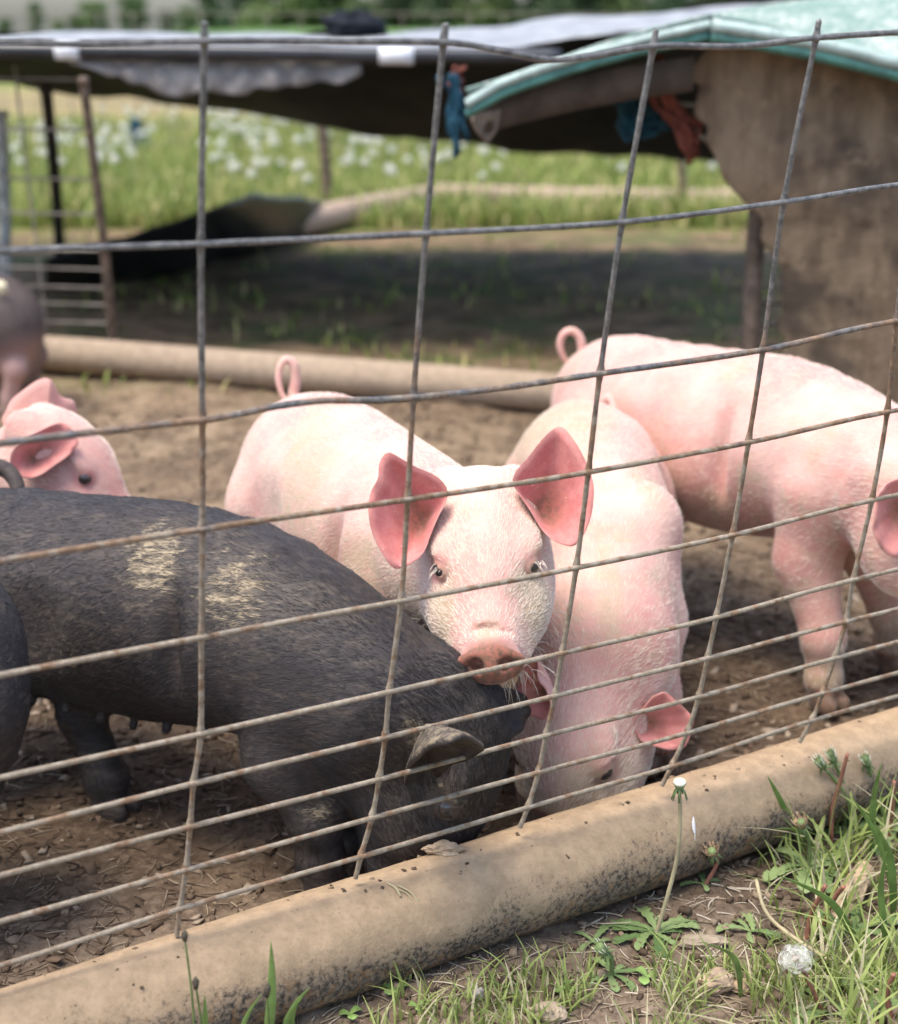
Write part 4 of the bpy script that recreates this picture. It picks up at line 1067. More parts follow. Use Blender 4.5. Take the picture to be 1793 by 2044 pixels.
# black pig rooting under the bottom wire
def black():
    sp = [(at(-70, 1164, 2.02), .105, .120), (at(20, 1172, 1.97), .125, .138), (at(170, 1195, 1.90), .130, .140), (at(330, 1220, 1.84), .135, .143), (at(490, 1250, 1.77), .122, .132), (at(640, 1330, 1.71), .108, .116), (at(745, 1405, 1.68), .090, .098)]
    fw = nrm([.10, -.30, -.95]); up = nrm([.93, -.28, .25])
    H = frame(fw, up); O = at(888, 1613, 1.60)-H@np.array([.072, -.055, .004])*1.05
    ear = dict(outline=[(802,1546),(808,1508),(826,1480),(858,1459),(900,1441),(938,1445),(960,1467),(930,1482),(898,1498),(868,1518),(838,1545),(818,1556)][::-1], canal=(862, 1500), Y=1.535, N=nrm([.22, -.52, -.82]), cup=.026, curl=.002, thick=.006)
    ear2 = dict(outline=[(945,1395),(985,1370),(1025,1380),(1042,1410),(1030,1445),(1005,1470),(970,1450)], canal=(985, 1425), Y=1.72, N=nrm([.7, -.6, .1]), cup=.02, thick=.006)
    feet = [foot(648, 1790), beside(at(560, 1690, 1.86), [0, 0, 0], 0), None, foot(222, 1622)]
    feet[1] = foot(680, 1692)
    feet[2] = (foot(-85, 1690), -.072, 1.2); feet[3] = (feet[3], .02)
    tail = ([at(-40, 1020, 2.1), at(-50, 985, 2.1), at(-45, 950, 2.1), at(-15, 932, 2.1), at(15, 940, 2.1), at(33, 965, 2.09), at(36, 990, 2.08), at(28, 1010, 2.06)], .014, .009)
    def teats(S, C, r, T):
        for i, sd in ((4, -.5), (5, -.5), (6, -.5), (7, -.5), (8, -.5), (9, -.5)):
            l = nrm(np.cross(UP, T[i])); S.ell(C[i]+l*sd*r[i, 0]+np.array([0, 0, -r[i, 1]*.86]), (.006, .006, .007), None, .008)
    return pig('pig', 'black pig with dried mud on its back, rooting below the central pink pig', sp, (O, fw, up, 1.05), feet, [ear, ear2], tail, .0042, M_BLACK, 90000, M_HAIRB, seed=2, extra=teats,
               dust=[(at(300, 1085, 1.73), (.045, .07, .075), .85), (at(270, 1150, 1.71), (.03, .05, .045), .6), (at(450, 1150, 1.66), (.055, .07, .07), .8), (at(300, 990, 1.80), (.07, .05, .012), .6),
                     (at(830, 1480, 1.57), (.02, .05, .03), .9), (at(840, 1590, 1.55), (.02, .04, .02), .7), (at(892, 1615, 1.57), (.032, .06, .026), .7), (at(630, 1630, 1.62), (.03, .03, .02), .7), (at(120, 1290, 1.75), (.06, .06, .06), .4), (at(560, 1200, 1.66), (.1, .05, .04), .4)],
               hairlen=.013, leg_r=(.048, .031, .025), hairrad=.00018, ear_red=.0, ear_dirt_shade=0.0, fshift=.03, lift=.09, hind=.72, ear_back=.75, legdirt=.3, arm=.74)
BLK = black()

# pink pig with its head down behind the pipe
def rooting():
    sp = [(at(1158, 935, 2.50), .105, .115), (at(1168, 960, 2.38), .118, .130), (at(1182, 1020, 2.25), .118, .135), (at(1203, 1110, 2.12), .112, .138), (at(1205, 1205, 2.02), .106, .130), (at(1200, 1310, 1.93), .090, .108)]
    fw = nrm([-.26, -.62, -.74]); up = nrm([-.36, -.70, .60])
    H = frame(fw, up); O = at(1212, 1540, 1.80)-H@np.array([.072, .054, .004])*1.06
    ear = dict(outline=[(1262,1430),(1290,1396),(1306,1381),(1324,1377),(1346,1394),(1366,1412),(1379,1428),(1376,1450),(1362,1483),(1340,1490),(1315,1486),(1290,1480),(1270,1465)][::-1], canal=(1285, 1450), Y=1.85, N=nrm([.10, -.95, .1]), cup=.022)
    ear2 = dict(outline=[(1045,1345),(1062,1315),(1080,1300),(1084,1340),(1100,1370),(1112,1400),(1100,1425),(1070,1420),(1048,1400),(1038,1370)], canal=(1085, 1395), Y=1.76, N=nrm([-.5, -.8, -.15]), cup=.02)
    f = nrm([*(sp[4][0]-sp[1][0])[:2], 0]); l = np.array([-f[1], f[0], 0]); sh, hp = sp[4][0], sp[1][0]
    feet = [beside(sh, l, -.08, f, -.02), beside(sh, l, .08, f, .03), beside(hp, l, -.08), beside(hp, l, .08, f, .03)]
    tail = ([at(1195, 850, 2.55), at(1205, 815, 2.57), at(1212, 797, 2.56), at(1222, 800, 2.55), at(1228, 825, 2.53)], .011, .006)
    def ridge(S, C, r, T):
        l = nrm(np.cross(UP, T[10])); S.ell(C[10]+l*.055+np.array([0, .0, .085]), (.045, .05, .05), None, .03)
    return pig('pig', 'pink pig with lowered head rooting at the pipe, right of the central pig', sp, (O, fw, up, 1.06), feet, [ear, ear2], tail, .0037, M_PINK, 35000, M_HAIRW, seed=3, extra=ridge,
               dust=[(at(1110, 860, 2.36), (.09, .25, .09), .95), (at(1215, 1180, 1.90), (.02, .1, .12), .55), (at(1290, 960, 2.1), (.03, .1, .05), .7), (at(1200, 900, 2.3), (.08, .2, .06), .5), (at(1150, 1620, 1.72), (.10, .14, .06), .8)],
               red=[(at(1220, 1280, 1.80), (.06, .08, .14), .22), (at(1240, 1420, 1.78), (.03, .06, .04), .4), (at(1300, 1230, 1.9), (.05, .06, .1), .2)], hairlen=.012)
ROO = rooting()

# pink pig seen from the side, behind at the right
def side_on():
    sp = [(at(1203, 812, 2.78), .095, .110), (at(1245, 818, 2.72), .118, .138), (at(1330, 845, 2.60), .130, .145), (at(1450, 868, 2.48), .132, .145), (at(1570, 893, 2.37), .130, .145), (at(1680, 925, 2.27), .112, .125), (at(1745, 955, 2.21), .092, .10)]
    fw = nrm([.80, -.42, -.42]); up = nrm([.38, -.2, .90])
    O = at(1840, 1000, 2.13)
    ear = dict(outline=[(1733,1040),(1738,1000),(1748,975),(1765,960),(1800,950),(1840,975),(1835,1040),(1815,1085),(1790,1105),(1770,1108),(1748,1090),(1736,1065)][::-1], canal=(1800, 1020), Y=2.05, N=nrm([.25, -.95, .15]), cup=.025)
    feet = [foot(1645, 1412), foot(1780, 1340), foot(1260, 1240), foot(1200, 1170)]
    tail = ([at(1190, 735, 2.84), at(1168, 735, 2.85), at(1163, 705, 2.85), at(1158, 675, 2.85), at(1142, 660, 2.85), at(1124, 668, 2.85), at(1118, 690, 2.85), at(1126, 715, 2.85), at(1142, 735, 2.85), at(1156, 750, 2.84)], .0100, .0042)
    return pig('pig', 'pink pig standing side-on behind, its curled tail high and head past the right edge', sp, (O, fw, up, 1.05), feet, [ear], tail, .0052, M_PINK, 30000, M_HAIRW, seed=4,
               dust=[(at(1245, 790, 2.6), (.04, .1, .03), .75), (at(1150, 760, 2.75), (.04, .1, .06), .6), (at(1480, 760, 2.4), (.04, .1, .04), .6), (at(1600, 850, 2.3), (.07, .2, .05), .5), (at(1400, 1000, 2.35), (.16, .2, .05), .6), (at(1640, 1290, 2.1), (.03, .1, .03), .5)],
               red=[(at(1260, 860, 2.5), (.07, .1, .07), .30), (at(1420, 1010, 2.3), (.12, .1, .03), .35), (at(1640, 1120, 2.1), (.06, .1, .04), .25)], hairlen=.013, leg_r=(.052, .030, .025), fshift=.05, belly=(at(1450, 935, 2.46), (.16, .10, .085)))
SID = side_on()

# pink pig looking right from behind the black pig
def left_pink():
    sp = [(at(-560, 1000, 2.55), .11, .12), (at(-460, 1000, 2.5), .125, .14), (at(-330, 1005, 2.44), .13, .145), (at(-190, 1010, 2.38), .125, .14), (at(-110, 1005, 2.33), .10, .11), (at(-50, 1000, 2.30), .085, .095)]
    fw = nrm([.82, -.20, -.53]); up = nrm([.52, -.06, .85])
    H = frame(fw, up); O = at(166, 956, 2.18)-H@np.array([.072, -.055, .004])*.86
    near = dict(outline=[(17,914),(30,890),(66,866),(116,845),(139,859),(152,880),(146,895),(130,912),(105,930),(75,950),(50,955),(25,945)][::-1], canal=(70, 915), Y=2.17, N=nrm([.35, -.85, .25]), cup=.03)
    far = dict(outline=[(8,853),(14,830),(27,808),(58,780),(93,764),(108,770),(124,798),(154,813),(153,860),(140,885),(90,890),(30,880)][::-1], canal=(85, 860), Y=2.32, N=nrm([-.35, .80, .30]), cup=.02)
    f = nrm([1, -.2, 0]); l = np.array([-f[1], f[0], 0]); sh, hp = sp[3][0], sp[1][0]
    feet = [beside(sh, l, -.08), beside(sh, l, .08, f, .04), beside(hp, l, -.08), beside(hp, l, .08, f, .03)]
    return pig('pig', 'pink pig at the left edge whose head shows above the black pig', sp, (O, fw, up, .86), feet, [near, far], None, .0055, M_PINK, 22000, M_HAIRW, seed=5,
               dust=[(at(172, 950, 2.12), (.03, .05, .025), .6), (at(75, 915, 2.15), (.03, .05, .03), .5)], red=[(at(90, 960, 2.1), (.08, .1, .05), .25)])
LFT = left_pink()

# second black pig, only its haunch inside the frame
def edge_black():
    sp = [(at(-112, 1345, 1.62), .085, .10), (at(-155, 1330, 1.60), .115, .13), (at(-330, 1310, 1.55), .12, .135), (at(-500, 1310, 1.50), .12, .135), (at(-620, 1340, 1.46), .10, .11), (at(-680, 1370, 1.44), .085, .09)]
    fw = nrm([-.9, -.2, -.4]); up = nrm([-.38, 0, .92]); O = at(-790, 1420, 1.42)
    f = nrm([-1, -.2, 0]); l = np.array([-f[1], f[0], 0]); sh, hp = sp[3][0], sp[1][0]
    feet = [beside(sh, l, -.08), beside(sh, l, .08, f, .04), beside(hp, l, -.07, f, .0), beside(hp, l, .07, f, .05)]
    return pig('pig', 'second black pig at the left edge, only a sliver of its dark haunch in view', sp, (O, fw, up, 1.0), feet, [], None, .007, M_BLACK, 16000, M_HAIRB, seed=6, hairrad=.0002, legdirt=.3)
EDG = edge_black()

# dark pig far back at the left
M_BROWN = skin_black(); M_BROWN.name = 'brown_pig_skin'
for _n in M_BROWN.node_tree.nodes:
    if _n.type == 'MIX' and abs(_n.inputs[6].default_value[0]-.030) < 1e-4 and not _n.inputs[6].is_linked:
        _n.inputs[6].default_value = (.075, .055, .050, 1); _n.inputs[7].default_value = (.12, .088, .078, 1)
    if _n.type == 'MIX' and abs(_n.inputs[7].default_value[0]-.10) < 1e-4 and not _n.inputs[7].is_linked:
        _n.inputs[7].default_value = (.55, .33, .28, 1)
def back_dark():
    sp = [(at(10, 640, 4.05), .10, .115), (at(-15, 650, 4.10), .125, .14), (at(-90, 655, 4.20), .13, .145), (at(-170, 660, 4.3), .13, .14), (at(-240, 660, 4.4), .11, .12), (at(-290, 665, 4.45), .09, .10)]
    fw = nrm([-.75, .5, -.4]); up = nrm([-.3, .2, .9]); O = at(-370, 690, 4.55)
    feet = [foot(-190, 800), foot(-170, 780), foot(20, 830), foot(62, 800)]
    b = pig('pig', 'dark brown pig with paler hind legs, blurred at the far left back', sp, (O, fw, up, 1.0), feet, [], None, .010, M_BROWN, 6000, M_HAIRB, seed=7, red=[(at(62, 760, 3.95), (.09, .2, .09), .9), (at(20, 780, 3.95), (.09, .2, .09), .9)], eyes=False, hairrad=.0005)
    p = at(2, 573, 3.98)-b[3]; mb = MB(); mb.tube([p, p+np.array([.0, -.004, 0])], .017, 16); mb.build('ear_tag', simple('cream_tag', (.75, .66, .45), .5, .05), b[0])
    return b
BAK = back_dark()

# chin bristles and lashes of the central pig
def bristles(P, name, body, base, spots, n, L, spread, rad, mat, seed):
    q = np.random.default_rng(seed); pts = []
    for c, d in spots:
        for _ in range(n):
            p = c+q.normal(0, spread, 3); dd = nrm(d+q.normal(0, .28, 3)); ln = L*q.uniform(.5, 1.2)
            pts.append([p, p+dd*ln*.5, p+nrm(dd+np.array([0, 0, -.35]))*ln])
    pts = (np.array(pts)-base).astype(np.float32); k = len(pts)
    cu = bpy.data.hair_curves.new(name); cu.add_curves([3]*k); cu.points.foreach_set('position', pts.reshape(-1, 3).ravel())
    ra = cu.attributes.get('radius') or cu.attributes.new('radius', 'FLOAT', 'POINT'); ra.data.foreach_set('value', np.tile(np.array([rad, rad*.8, rad*.25], np.float32), k))
    cu.materials.append(mat); o = bpy.data.objects.new(name, cu); COL.objects.link(o); o.parent = body; return o
body, V, FQ, base, O, H, hs = CEN
Lc = lambda x, y, z: O+H@np.array([x, y, z])
dl = lambda x, y, z: H@nrm([x, y, z])
spots = [(Lc(.13, y, -.108), dl(.35, y*6, -1)) for y in np.linspace(-.03, .03, 7)]+[(Lc(.10, s*.045, -.10), dl(.1, s*.9, -.8)) for s in (-1, 1)]+[(Lc(.14, s*.035, -.085), dl(.3, s*.9, -.7)) for s in (-1, 1)]+[(Lc(.06, s*.07, -.085), dl(0, s*1., -.5)) for s in (-1, 1)]
bristles(None, 'whiskers', body, base, spots, 9, .032, .008, .0003, M_HAIRW, 8)
lash = [(Lc(.0805, s*.0575, .0115), dl(.8, s*.7, -.1)) for s in (-1, 1)]
bristles(None, 'eyelashes', body, base, lash, 11, .010, .0030, .00026, M_HAIRW, 9)
# ------------------------------------------------------------------ loose litter on the soil
def project(P):
    P = np.atleast_2d(P); d = P-EYE
    z = d[:, 1]*CT-d[:, 2]*ST; y = -d[:, 1]*ST-d[:, 2]*CT
    return np.stack([896.5+F_PX*d[:, 0]/z, 1022+F_PX*y/z], 1)
_pdir = nrm((pc-pa)*np.array([1, 1, 0])); _pn = np.array([_pdir[1], -_pdir[0], 0])          # _pn points out of the pen, to the camera
def outside(P): return (np.asarray(P)-pa)@_pn
def litter_mat(name, cols):
    m = NT(name); r = m.n('NewGeometry').outputs['Random Per Island']
    c = m.mix(r, cols[0], cols[1]); c = m.mix(m.math('GREATER_THAN', m.math('FRACT', m.math('MULTIPLY', r, 23.7)), .72), c, cols[2])
    m.color(c).p(rough=.85, spec=.2); return m.m
M_LITTER = litter_mat('straw_and_roots', ((.075, .050, .032), (.16, .112, .072), (.34, .27, .19)))
M_CHIP = litter_mat('bark_chips', ((.08, .052, .034), (.19, .13, .085), (.33, .26, .19)))
M_CLOD = litter_mat('soil_crumbs', ((.08, .055, .036), (.15, .105, .068), (.28, .21, .14)))
def fibres(P, L, rad, seed, lift=.35):
    q = np.random.default_rng(seed); n = len(P); a = q.uniform(0, 6.283, n); k = 5
    d = np.stack([np.cos(a), np.sin(a), q.uniform(-.05, lift, n)*q.uniform(0, 1, n)], 1); s = np.stack([-np.sin(a), np.cos(a), 0*a], 1)
    bend = q.normal(0, .3, n); ln = L*q.uniform(.4, 1.5, n); rr = rad*q.uniform(.6, 1.5, n)
    V = []
    for t in np.linspace(-.5, .5, k):
        c = P+d*(ln*t)[:, None]+s*(bend*ln*(t*t-.1))[:, None]; c[:, 2] = c[:, 2]+.0015-(.2*ln*t*t)*0
        for w in (0, 2.1, 4.2):
            V.append(c+(s*math.cos(w)+np.array([0, 0, 1])*math.sin(w))*(rr*(1-.5*abs(t)))[:, None])
    V = np.stack(V, 1); quad = [[i*3+j, i*3+(j+1) % 3, (i+1)*3+(j+1) % 3, (i+1)*3+j] for i in range(k-1) for j in range(3)]
    F = (np.arange(n)[:, None, None]*(3*k)+np.array(quad)[None]).reshape(-1, 4)
    return V.reshape(-1, 3), F
def lumps(P, smin, smax, flat, seed, power=2.5):
    q = np.random.default_rng(seed); n = len(P)
    base = np.array([[x, y, z] for x in (-1, 1) for y in (-1, 1) for z in (-1, 1)], float)*.6
    s = smin+(smax-smin)*q.uniform(0, 1, n)**power
    v = base[None]*(1+q.uniform(-.35, .35, (n, 8, 3)))*s[:, None, None]*np.stack([q.uniform(.7, 1.6, n), q.uniform(.5, 1.0, n), np.full(n, flat)*q.uniform(.6, 1.3, n)], 1)[:, None]
    a = q.uniform(0, 6.283, n); t = q.normal(0, .35, n); ca, sa, ct, st_ = np.cos(a), np.sin(a), np.cos(t), np.sin(t)
    R = np.zeros((n, 3, 3)); R[:, 0, 0] = ca*ct; R[:, 0, 1] = -sa; R[:, 0, 2] = ca*st_; R[:, 1, 0] = sa*ct; R[:, 1, 1] = ca; R[:, 1, 2] = sa*st_; R[:, 2, 0] = -st_; R[:, 2, 2] = ct
    v = np.einsum('nij,nkj->nki', R, v)+(P+np.stack([0*s, 0*s, s*flat*.45], 1))[:, None]
    f = np.array([(0,1,3,2),(4,6,7,5),(0,4,5,1),(2,3,7,6),(0,2,6,4),(1,5,7,3)])
    return v.reshape(-1, 3), (np.arange(n)[:, None, None]*8+f[None]).reshape(-1, 4)
def scatter(n, x0, x1, y0, y1, seed, cond=None, clump=0):
    q = np.random.default_rng(seed); x = q.uniform(x0, x1, n); y = y0+(y1-y0)*q.uniform(0, 1, n)
    P = np.stack([x, y, ground_height(x, y)], 1)
    k = np.ones(n, bool)
    if clump: k &= noise2(x*5, y*5, seed) > q.uniform(-.5, .5, n)*.8+clump
    if cond is not None: k &= cond(P)
    return P[k]
inpen = lambda P: outside(P) < -.05
out_ = lambda P: outside(P) > .035
P = np.concatenate([scatter(13000, -1.0, 1.1, 1.35, 2.6, 101, inpen, -.1), scatter(14000, -1.6, 1.4, 2.3, 4.2, 102, inpen, -.1)])
V, F = fibres(P, .030, .00085, 103); tag(obj('straw_litter', make_mesh('straw_litter', V, F), M_LITTER), 'chopped straw and root fibres strewn over the pen soil', 'straw', kind='stuff')
P = np.concatenate([scatter(3500, -1.0, 1.1, 1.35, 3.2, 104, inpen, 0)]); V, F = lumps(P, .003, .014, .28, 105)
tag(obj('bark_chips', make_mesh('bark_chips', V, F, False), M_CHIP), 'small bark chips lying on the pen soil', 'bark chips', kind='stuff')
P = np.concatenate([scatter(7000, -1.0, 1.1, 1.3, 2.8, 106, inpen), scatter(4000, -1.6, 1.4, 2.6, 4.2, 126, inpen), scatter(9000, -.6, .9, 1.05, 1.9, 107, out_)]); V, F = lumps(P, .0012, .009, .8, 108, 5)
tag(obj('soil_crumbs', make_mesh('soil_crumbs', V, F, False), M_CLOD), 'crumbs of dry soil on both sides of the front pipe', 'soil crumbs', kind='stuff')
P = scatter(5200, -.6, .9, 1.1, 1.9, 109, out_, 0.0); V, F = fibres(P, .028, .0008, 110)
tag(obj('dry_grass', make_mesh('dry_grass', V, F), litter_mat('dry_grass_thatch', ((.20, .15, .095), (.42, .34, .23), (.56, .48, .36)))), 'dead grass thatch on the ground in front of the pipe', 'dry grass', kind='stuff')
# crumbs and fibres lying on top of the pipe
q_ = np.random.default_rng(120); n_ = 260
t_ = q_.uniform(.02, 1.05, n_); an = q_.normal(.1, .35, n_)
Pp = pa+(pc-pa)*t_[:, None]+np.array([0, 0, 1])*(PIPE_R*np.cos(an))[:, None]+_pn*(PIPE_R*np.sin(an))[:, None]
V, F = lumps(Pp-np.array([0, 0, .0012]), .0008, .0042, .6, 121, 5)
tag(obj('pipe_crumbs', make_mesh('pipe_crumbs', V, F, False), M_CLOD), 'crumbs of soil scattered along the top of the front pipe', 'soil crumbs', kind='stuff')

# ------------------------------------------------------------------ green growth in front of the pipe
M_GRASS = grass_mat('fresh_grass', (.18, .24, .06), (.40, .46, .15), (.54, .48, .30), .22)
def dens_tall(vx, vy):
    return np.clip((vx-1560)/120, 0, 1)*(vy > 1560)*.95+np.clip((vx-1400)/200, 0, 1)*(vy > 1930)*.5
def dens_short(vx, vy):
    return np.clip((vy-1905-np.maximum(0, (1350-vx))*.10)/70, 0, 1)*np.clip((vx-700)/250, 0, 1)*.9+.25*np.clip((vx-1500)/100, 0, 1)*(vy > 1700)
def grown(n, seed, dens, clump_scale, thr):
    P = scatter(n, -.5, .85, 1.12, 2.05, seed, lambda P: outside(P) > .045); uv = project(P); q = np.random.default_rng(seed+1)
    k = (q.uniform(size=len(P)) < dens(uv[:, 0], uv[:, 1])) & (noise2(P[:, 0]*clump_scale, P[:, 1]*clump_scale, seed) > thr); return P[k]
P = grown(40000, 131, dens_short, 17, -.12); V, F = blades(len(P), P, .012, .048, .0022, .0050, 4, 1.1, 132); Va, Fa = V, F
P = grown(6500, 133, dens_tall, 14, 0.0); V, F = blades(len(P), P, .04, .115, .0035, .0080, 6, 1.5, 134)
tag(obj('grass', make_mesh('grass', Va, Fa), M_GRASS), 'short green grass sprouting at the lower right in front of the pipe', 'grass', kind='stuff')
tag(obj('tall_grass', make_mesh('tall_grass', V, F), M_GRASS), 'taller grass blades against the pipe at the right edge', 'grass', kind='stuff')

M_LEAF = NT('dandelion_leaf'); _r = M_LEAF.n('ObjectInfo').outputs['Random']
M_LEAF.color(M_LEAF.mix(_r, (.09, .15, .045), (.24, .31, .12))).p(rough=.5, spec=.35); M_LEAF.bump(M_LEAF.noise(120, 4), .3, .002); M_LEAF = M_LEAF.m
M_BLADE = simple('grass_blade', (.22, .33, .09), .5, .25, 30, spec=.35)
M_REDSTEM = simple('reddish_stem', (.30, .13, .085), .6, .25, 40)
M_TANSTEM = simple('tan_dry_stem', (.44, .37, .22), .65, .2, 40)
M_BUD = simple('green_bud', (.17, .23, .09), .6, .3, 60, bump=.4)
M_WITHER = simple('withered_petals', (.34, .23, .14), .85, .45, 200, bump=.5)
M_CREAM = simple('bare_receptacle', (.72, .70, .52), .7, .12, 200)
def leaf_geo(L, W, teeth, arch, seed, n=26):
    q = np.random.default_rng(seed); t = np.linspace(0, 1, n)
    env = W*np.clip(.12+1.1*t**.9, 0, 1)*np.sqrt(np.clip(1-t**5, 0, 1))
    saw = 1-.55*((t*teeth+.1) % 1.0)*(t < .86) if teeth else np.ones(n)
    w = env*saw+.0008; x = L*t-(arch*L*.25)*t**3; z = arch*L*(t-.95*t*t)
    side = .06*L*np.sin(t*3+q.uniform(0, 6))
    rows = [np.stack([x, side+w*s, z+.35*w*abs(s)], 1) for s in (-1, -.5, 0, .5, 1)]
    return np.stack(rows, 1)
def stem_obj(name, pts, r0, r1, mat, parent, base):
    mb = MB(); mb.tube(catmull(np.asarray(pts), 18), np.linspace(r0, r1, 18), 8); return _local(mb, name, mat, parent, base)
def add_leaves(t, base, spec, seed):
    q = np.random.default_rng(seed)
    for k, (ang, L) in enumerate(spec):
        G = leaf_geo(L, L*q.uniform(.13, .19), 5, q.uniform(.15, .5), seed+k)
        a = math.radians(ang); R = np.array([[math.cos(a), -math.sin(a), 0], [math.sin(a), math.cos(a), 0], [0, 0, 1]])
        mb = MB(); mb.grid(G@R.T+np.array([0, 0, .003]), .0006); mb_o = mb.build('leaf', M_LEAF, t)
def head_geo(t, kind, p, d, base, seed):
    d = nrm(d); R = frame(np.cross(d, [.3, 1, .2]), d); q = np.random.default_rng(seed); W = lambda v: (np.asarray(v)@R.T)+p-base
    def cup(r, h, mat, name):
        mb = MB(); mb.tube([W((0, 0, -.002)), W((0, 0, h*.35)), W((0, 0, h))], [r*.45, r, r*.8], 10); return mb.build(name, mat, t)
    def bracts(n, L, out, mat, w=.0016):
        mb = MB()
        for k in range(n):
            a = 2*math.pi*k/n+q.normal(0, .2); o = np.array([math.cos(a), math.sin(a), 0]); s = np.array([-o[1], o[0], 0])
            pts = [o*.003, o*(.003+out*.5)+np.array([0, 0, L*.35]), o*(.003+out)+np.array([0, 0, L])]
            G = np.stack([np.stack([W(p_-s*w*(1-.3*j)), W(p_+s*w*(1-.3*j))]) for j, p_ in enumerate(pts)]); mb.grid(G, .0004)
        return mb.build('bract', mat, t)
    if kind == 'bare':
        cup(.0058, .006, M_BUD, 'bud'); mb = MB(); mb.tube([W((0, 0, .0055)), W((0, 0, .0085))], [.0072, .0066], 14); mb.build('receptacle', M_CREAM, t); bracts(10, -.014, .006, M_BUD)
    elif kind == 'withered':
        cup(.0055, .010, M_BUD, 'bud'); bracts(12, .016, .007, M_WITHER, .002); bracts(9, .011, .004, M_WITHER, .0026); bracts(8, -.010, .006, M_BUD)
    elif kind == 'bud':
        cup(.006, .015, M_BUD, 'bud'); bracts(10, .016, .003, M_BUD); bracts(8, .020, .004, M_CREAM, .0012); bracts(8, -.006, .006, M_BUD)
    elif kind == 'puff':
        V, F = puff_mesh(.0165, 420, seed, .00014); V = V*np.array([1.08, 1, .85])+p-base; obj('seed_head', make_mesh('seed_head', V, F, False), M_PUFF, t)
        cup(.0042, .004, M_WITHER, 'receptacle')
def plant(base_px, heads, leaves, label, seed, name='dandelion', cat='dandelion', stemmat=None):
    b = gnd(*base_px); b[2] = float(ground_height(b[0], b[1]))
    t = empty(name, b); q = np.random.default_rng(seed)
    for k, (hx, hy, kind, dy) in enumerate(heads):
        h = at(hx, hy, b[1]+dy); mid = (b+h)/2+np.array([q.normal(0, .006), .004, .006])
        stem_obj('stem', [b-np.array([0, 0, .006]), mid, h], .0026, .0020, stemmat or M_STEM, t, b)
        if kind: head_geo(t, kind, h, h-mid, b, seed+k)
    add_leaves(t, b, leaves, seed)
    return tag(t, label, cat)
rosette = lambda n, L, seed: [(360*k/n+np.random.default_rng(seed+k).normal(0, 14), L*np.random.default_rng(seed+k+99).uniform(.6, 1.2)) for k in range(n)]
plant((1308, 1850), [(1357, 1572, 'bare', -.02)], rosette(13, .052, 1), 'tall dandelion stalk with a bare pale head in front of the pipe', 201, stemmat=M_TANSTEM)
plant((1402, 1768), [(1424, 1706, 'withered', -.01)], rosette(4, .03, 30), 'short dandelion with a brown withered head close to the pipe', 202, stemmat=M_REDSTEM)
plant((1648, 2015), [(1590, 1915, 'puff', -.02)], rosette(6, .05, 50), 'white fluffy dandelion clock low at the right', 203, stemmat=M_REDSTEM)
plant((1715, 1665), [(1645, 1532, 'bud', -.02), (1665, 1520, 'bud', -.01)], rosette(9, .07, 70), 'pair of closed dandelion heads against the pipe at the right', 204)
plant((1770, 1640), [(1732, 1528, 'bud', -.02)], rosette(7, .06, 90), 'single dark dandelion bud nearest the right edge', 205)
plant((1615, 1745), [(1603, 1650, 'withered', -.01)], rosette(10, .06, 110), 'dandelion with a ragged closed head among leaves at the pipe', 206)
plant((1222, 1945), [(1208, 1900, 'bud', -.01)], rosette(8, .04, 130), 'small dandelion with one drooping bud left of the grass', 207)
plant((1700, 1860), [], rosette(8, .065, 150), 'flat rosette of dandelion leaves right of the lying stalk', 208)
plant((1500, 1850), [], rosette(6, .04, 160), 'small dandelion rosette beside the lying stalk', 209)
plant((1185, 1870), [], rosette(5, .035, 180), 'little leafy rosette touching the pipe shadow', 210)
plant((1770, 1990), [], rosette(8, .06, 190), 'dandelion rosette in the lower right corner', 211)
for pts, mat, lab, r in (
    ([(1508, 1785), (1540, 1835), (1660, 1920), (1790, 1998)], M_TANSTEM, 'long pale dry stalk lying across the soil at the right', .0022),
    ([(1575, 1950), (1690, 1950), (1800, 1945)], M_TANSTEM, 'pale straw stalk lying level near the white dandelion clock', .0020)):
    P = [gnd(x, y, .012+.004*math.sin(x)) for x, y in pts]; P[0][2] += .018 if r > .0021 else 0
    mb = MB(); mb.tube(catmull(P, 24), r, 8); o = mb.build('dry_stalk', mat, None, loc=P[0]); tag(o, lab, 'stalk')
for pts, lab in (([(1660, 1685), (1662, 1620), (1678, 1560), (1692, 1505)], 'upright reddish dandelion stem against the pipe'),
                 ([(1612, 1868), (1618, 1830), (1632, 1800), (1648, 1768)], 'bent reddish stem standing on bare soil'),
                 ([(1640, 1850), (1655, 1815), (1672, 1785), (1685, 1770)], 'second bent reddish stem beside a tan stone'),
                 ([(1775, 1680), (1782, 1620), (1786, 1560)], 'thick red-green stem at the right edge'),
                 ([(1782, 2040), (1772, 1985), (1785, 1945)], 'pink curved stem in the lower right corner')):
    b = gnd(*pts[0]); P = [b-np.array([0, 0, .004])]+[at(x, y, b[1]-.01*i) for i, (x, y) in enumerate(pts[1:])]
    mb = MB(); mb.tube(catmull(P, 20), np.linspace(.0030, .0024, 20), 8); o = mb.build('stem_stub', M_REDSTEM, None, loc=b); tag(o, lab, 'stem')
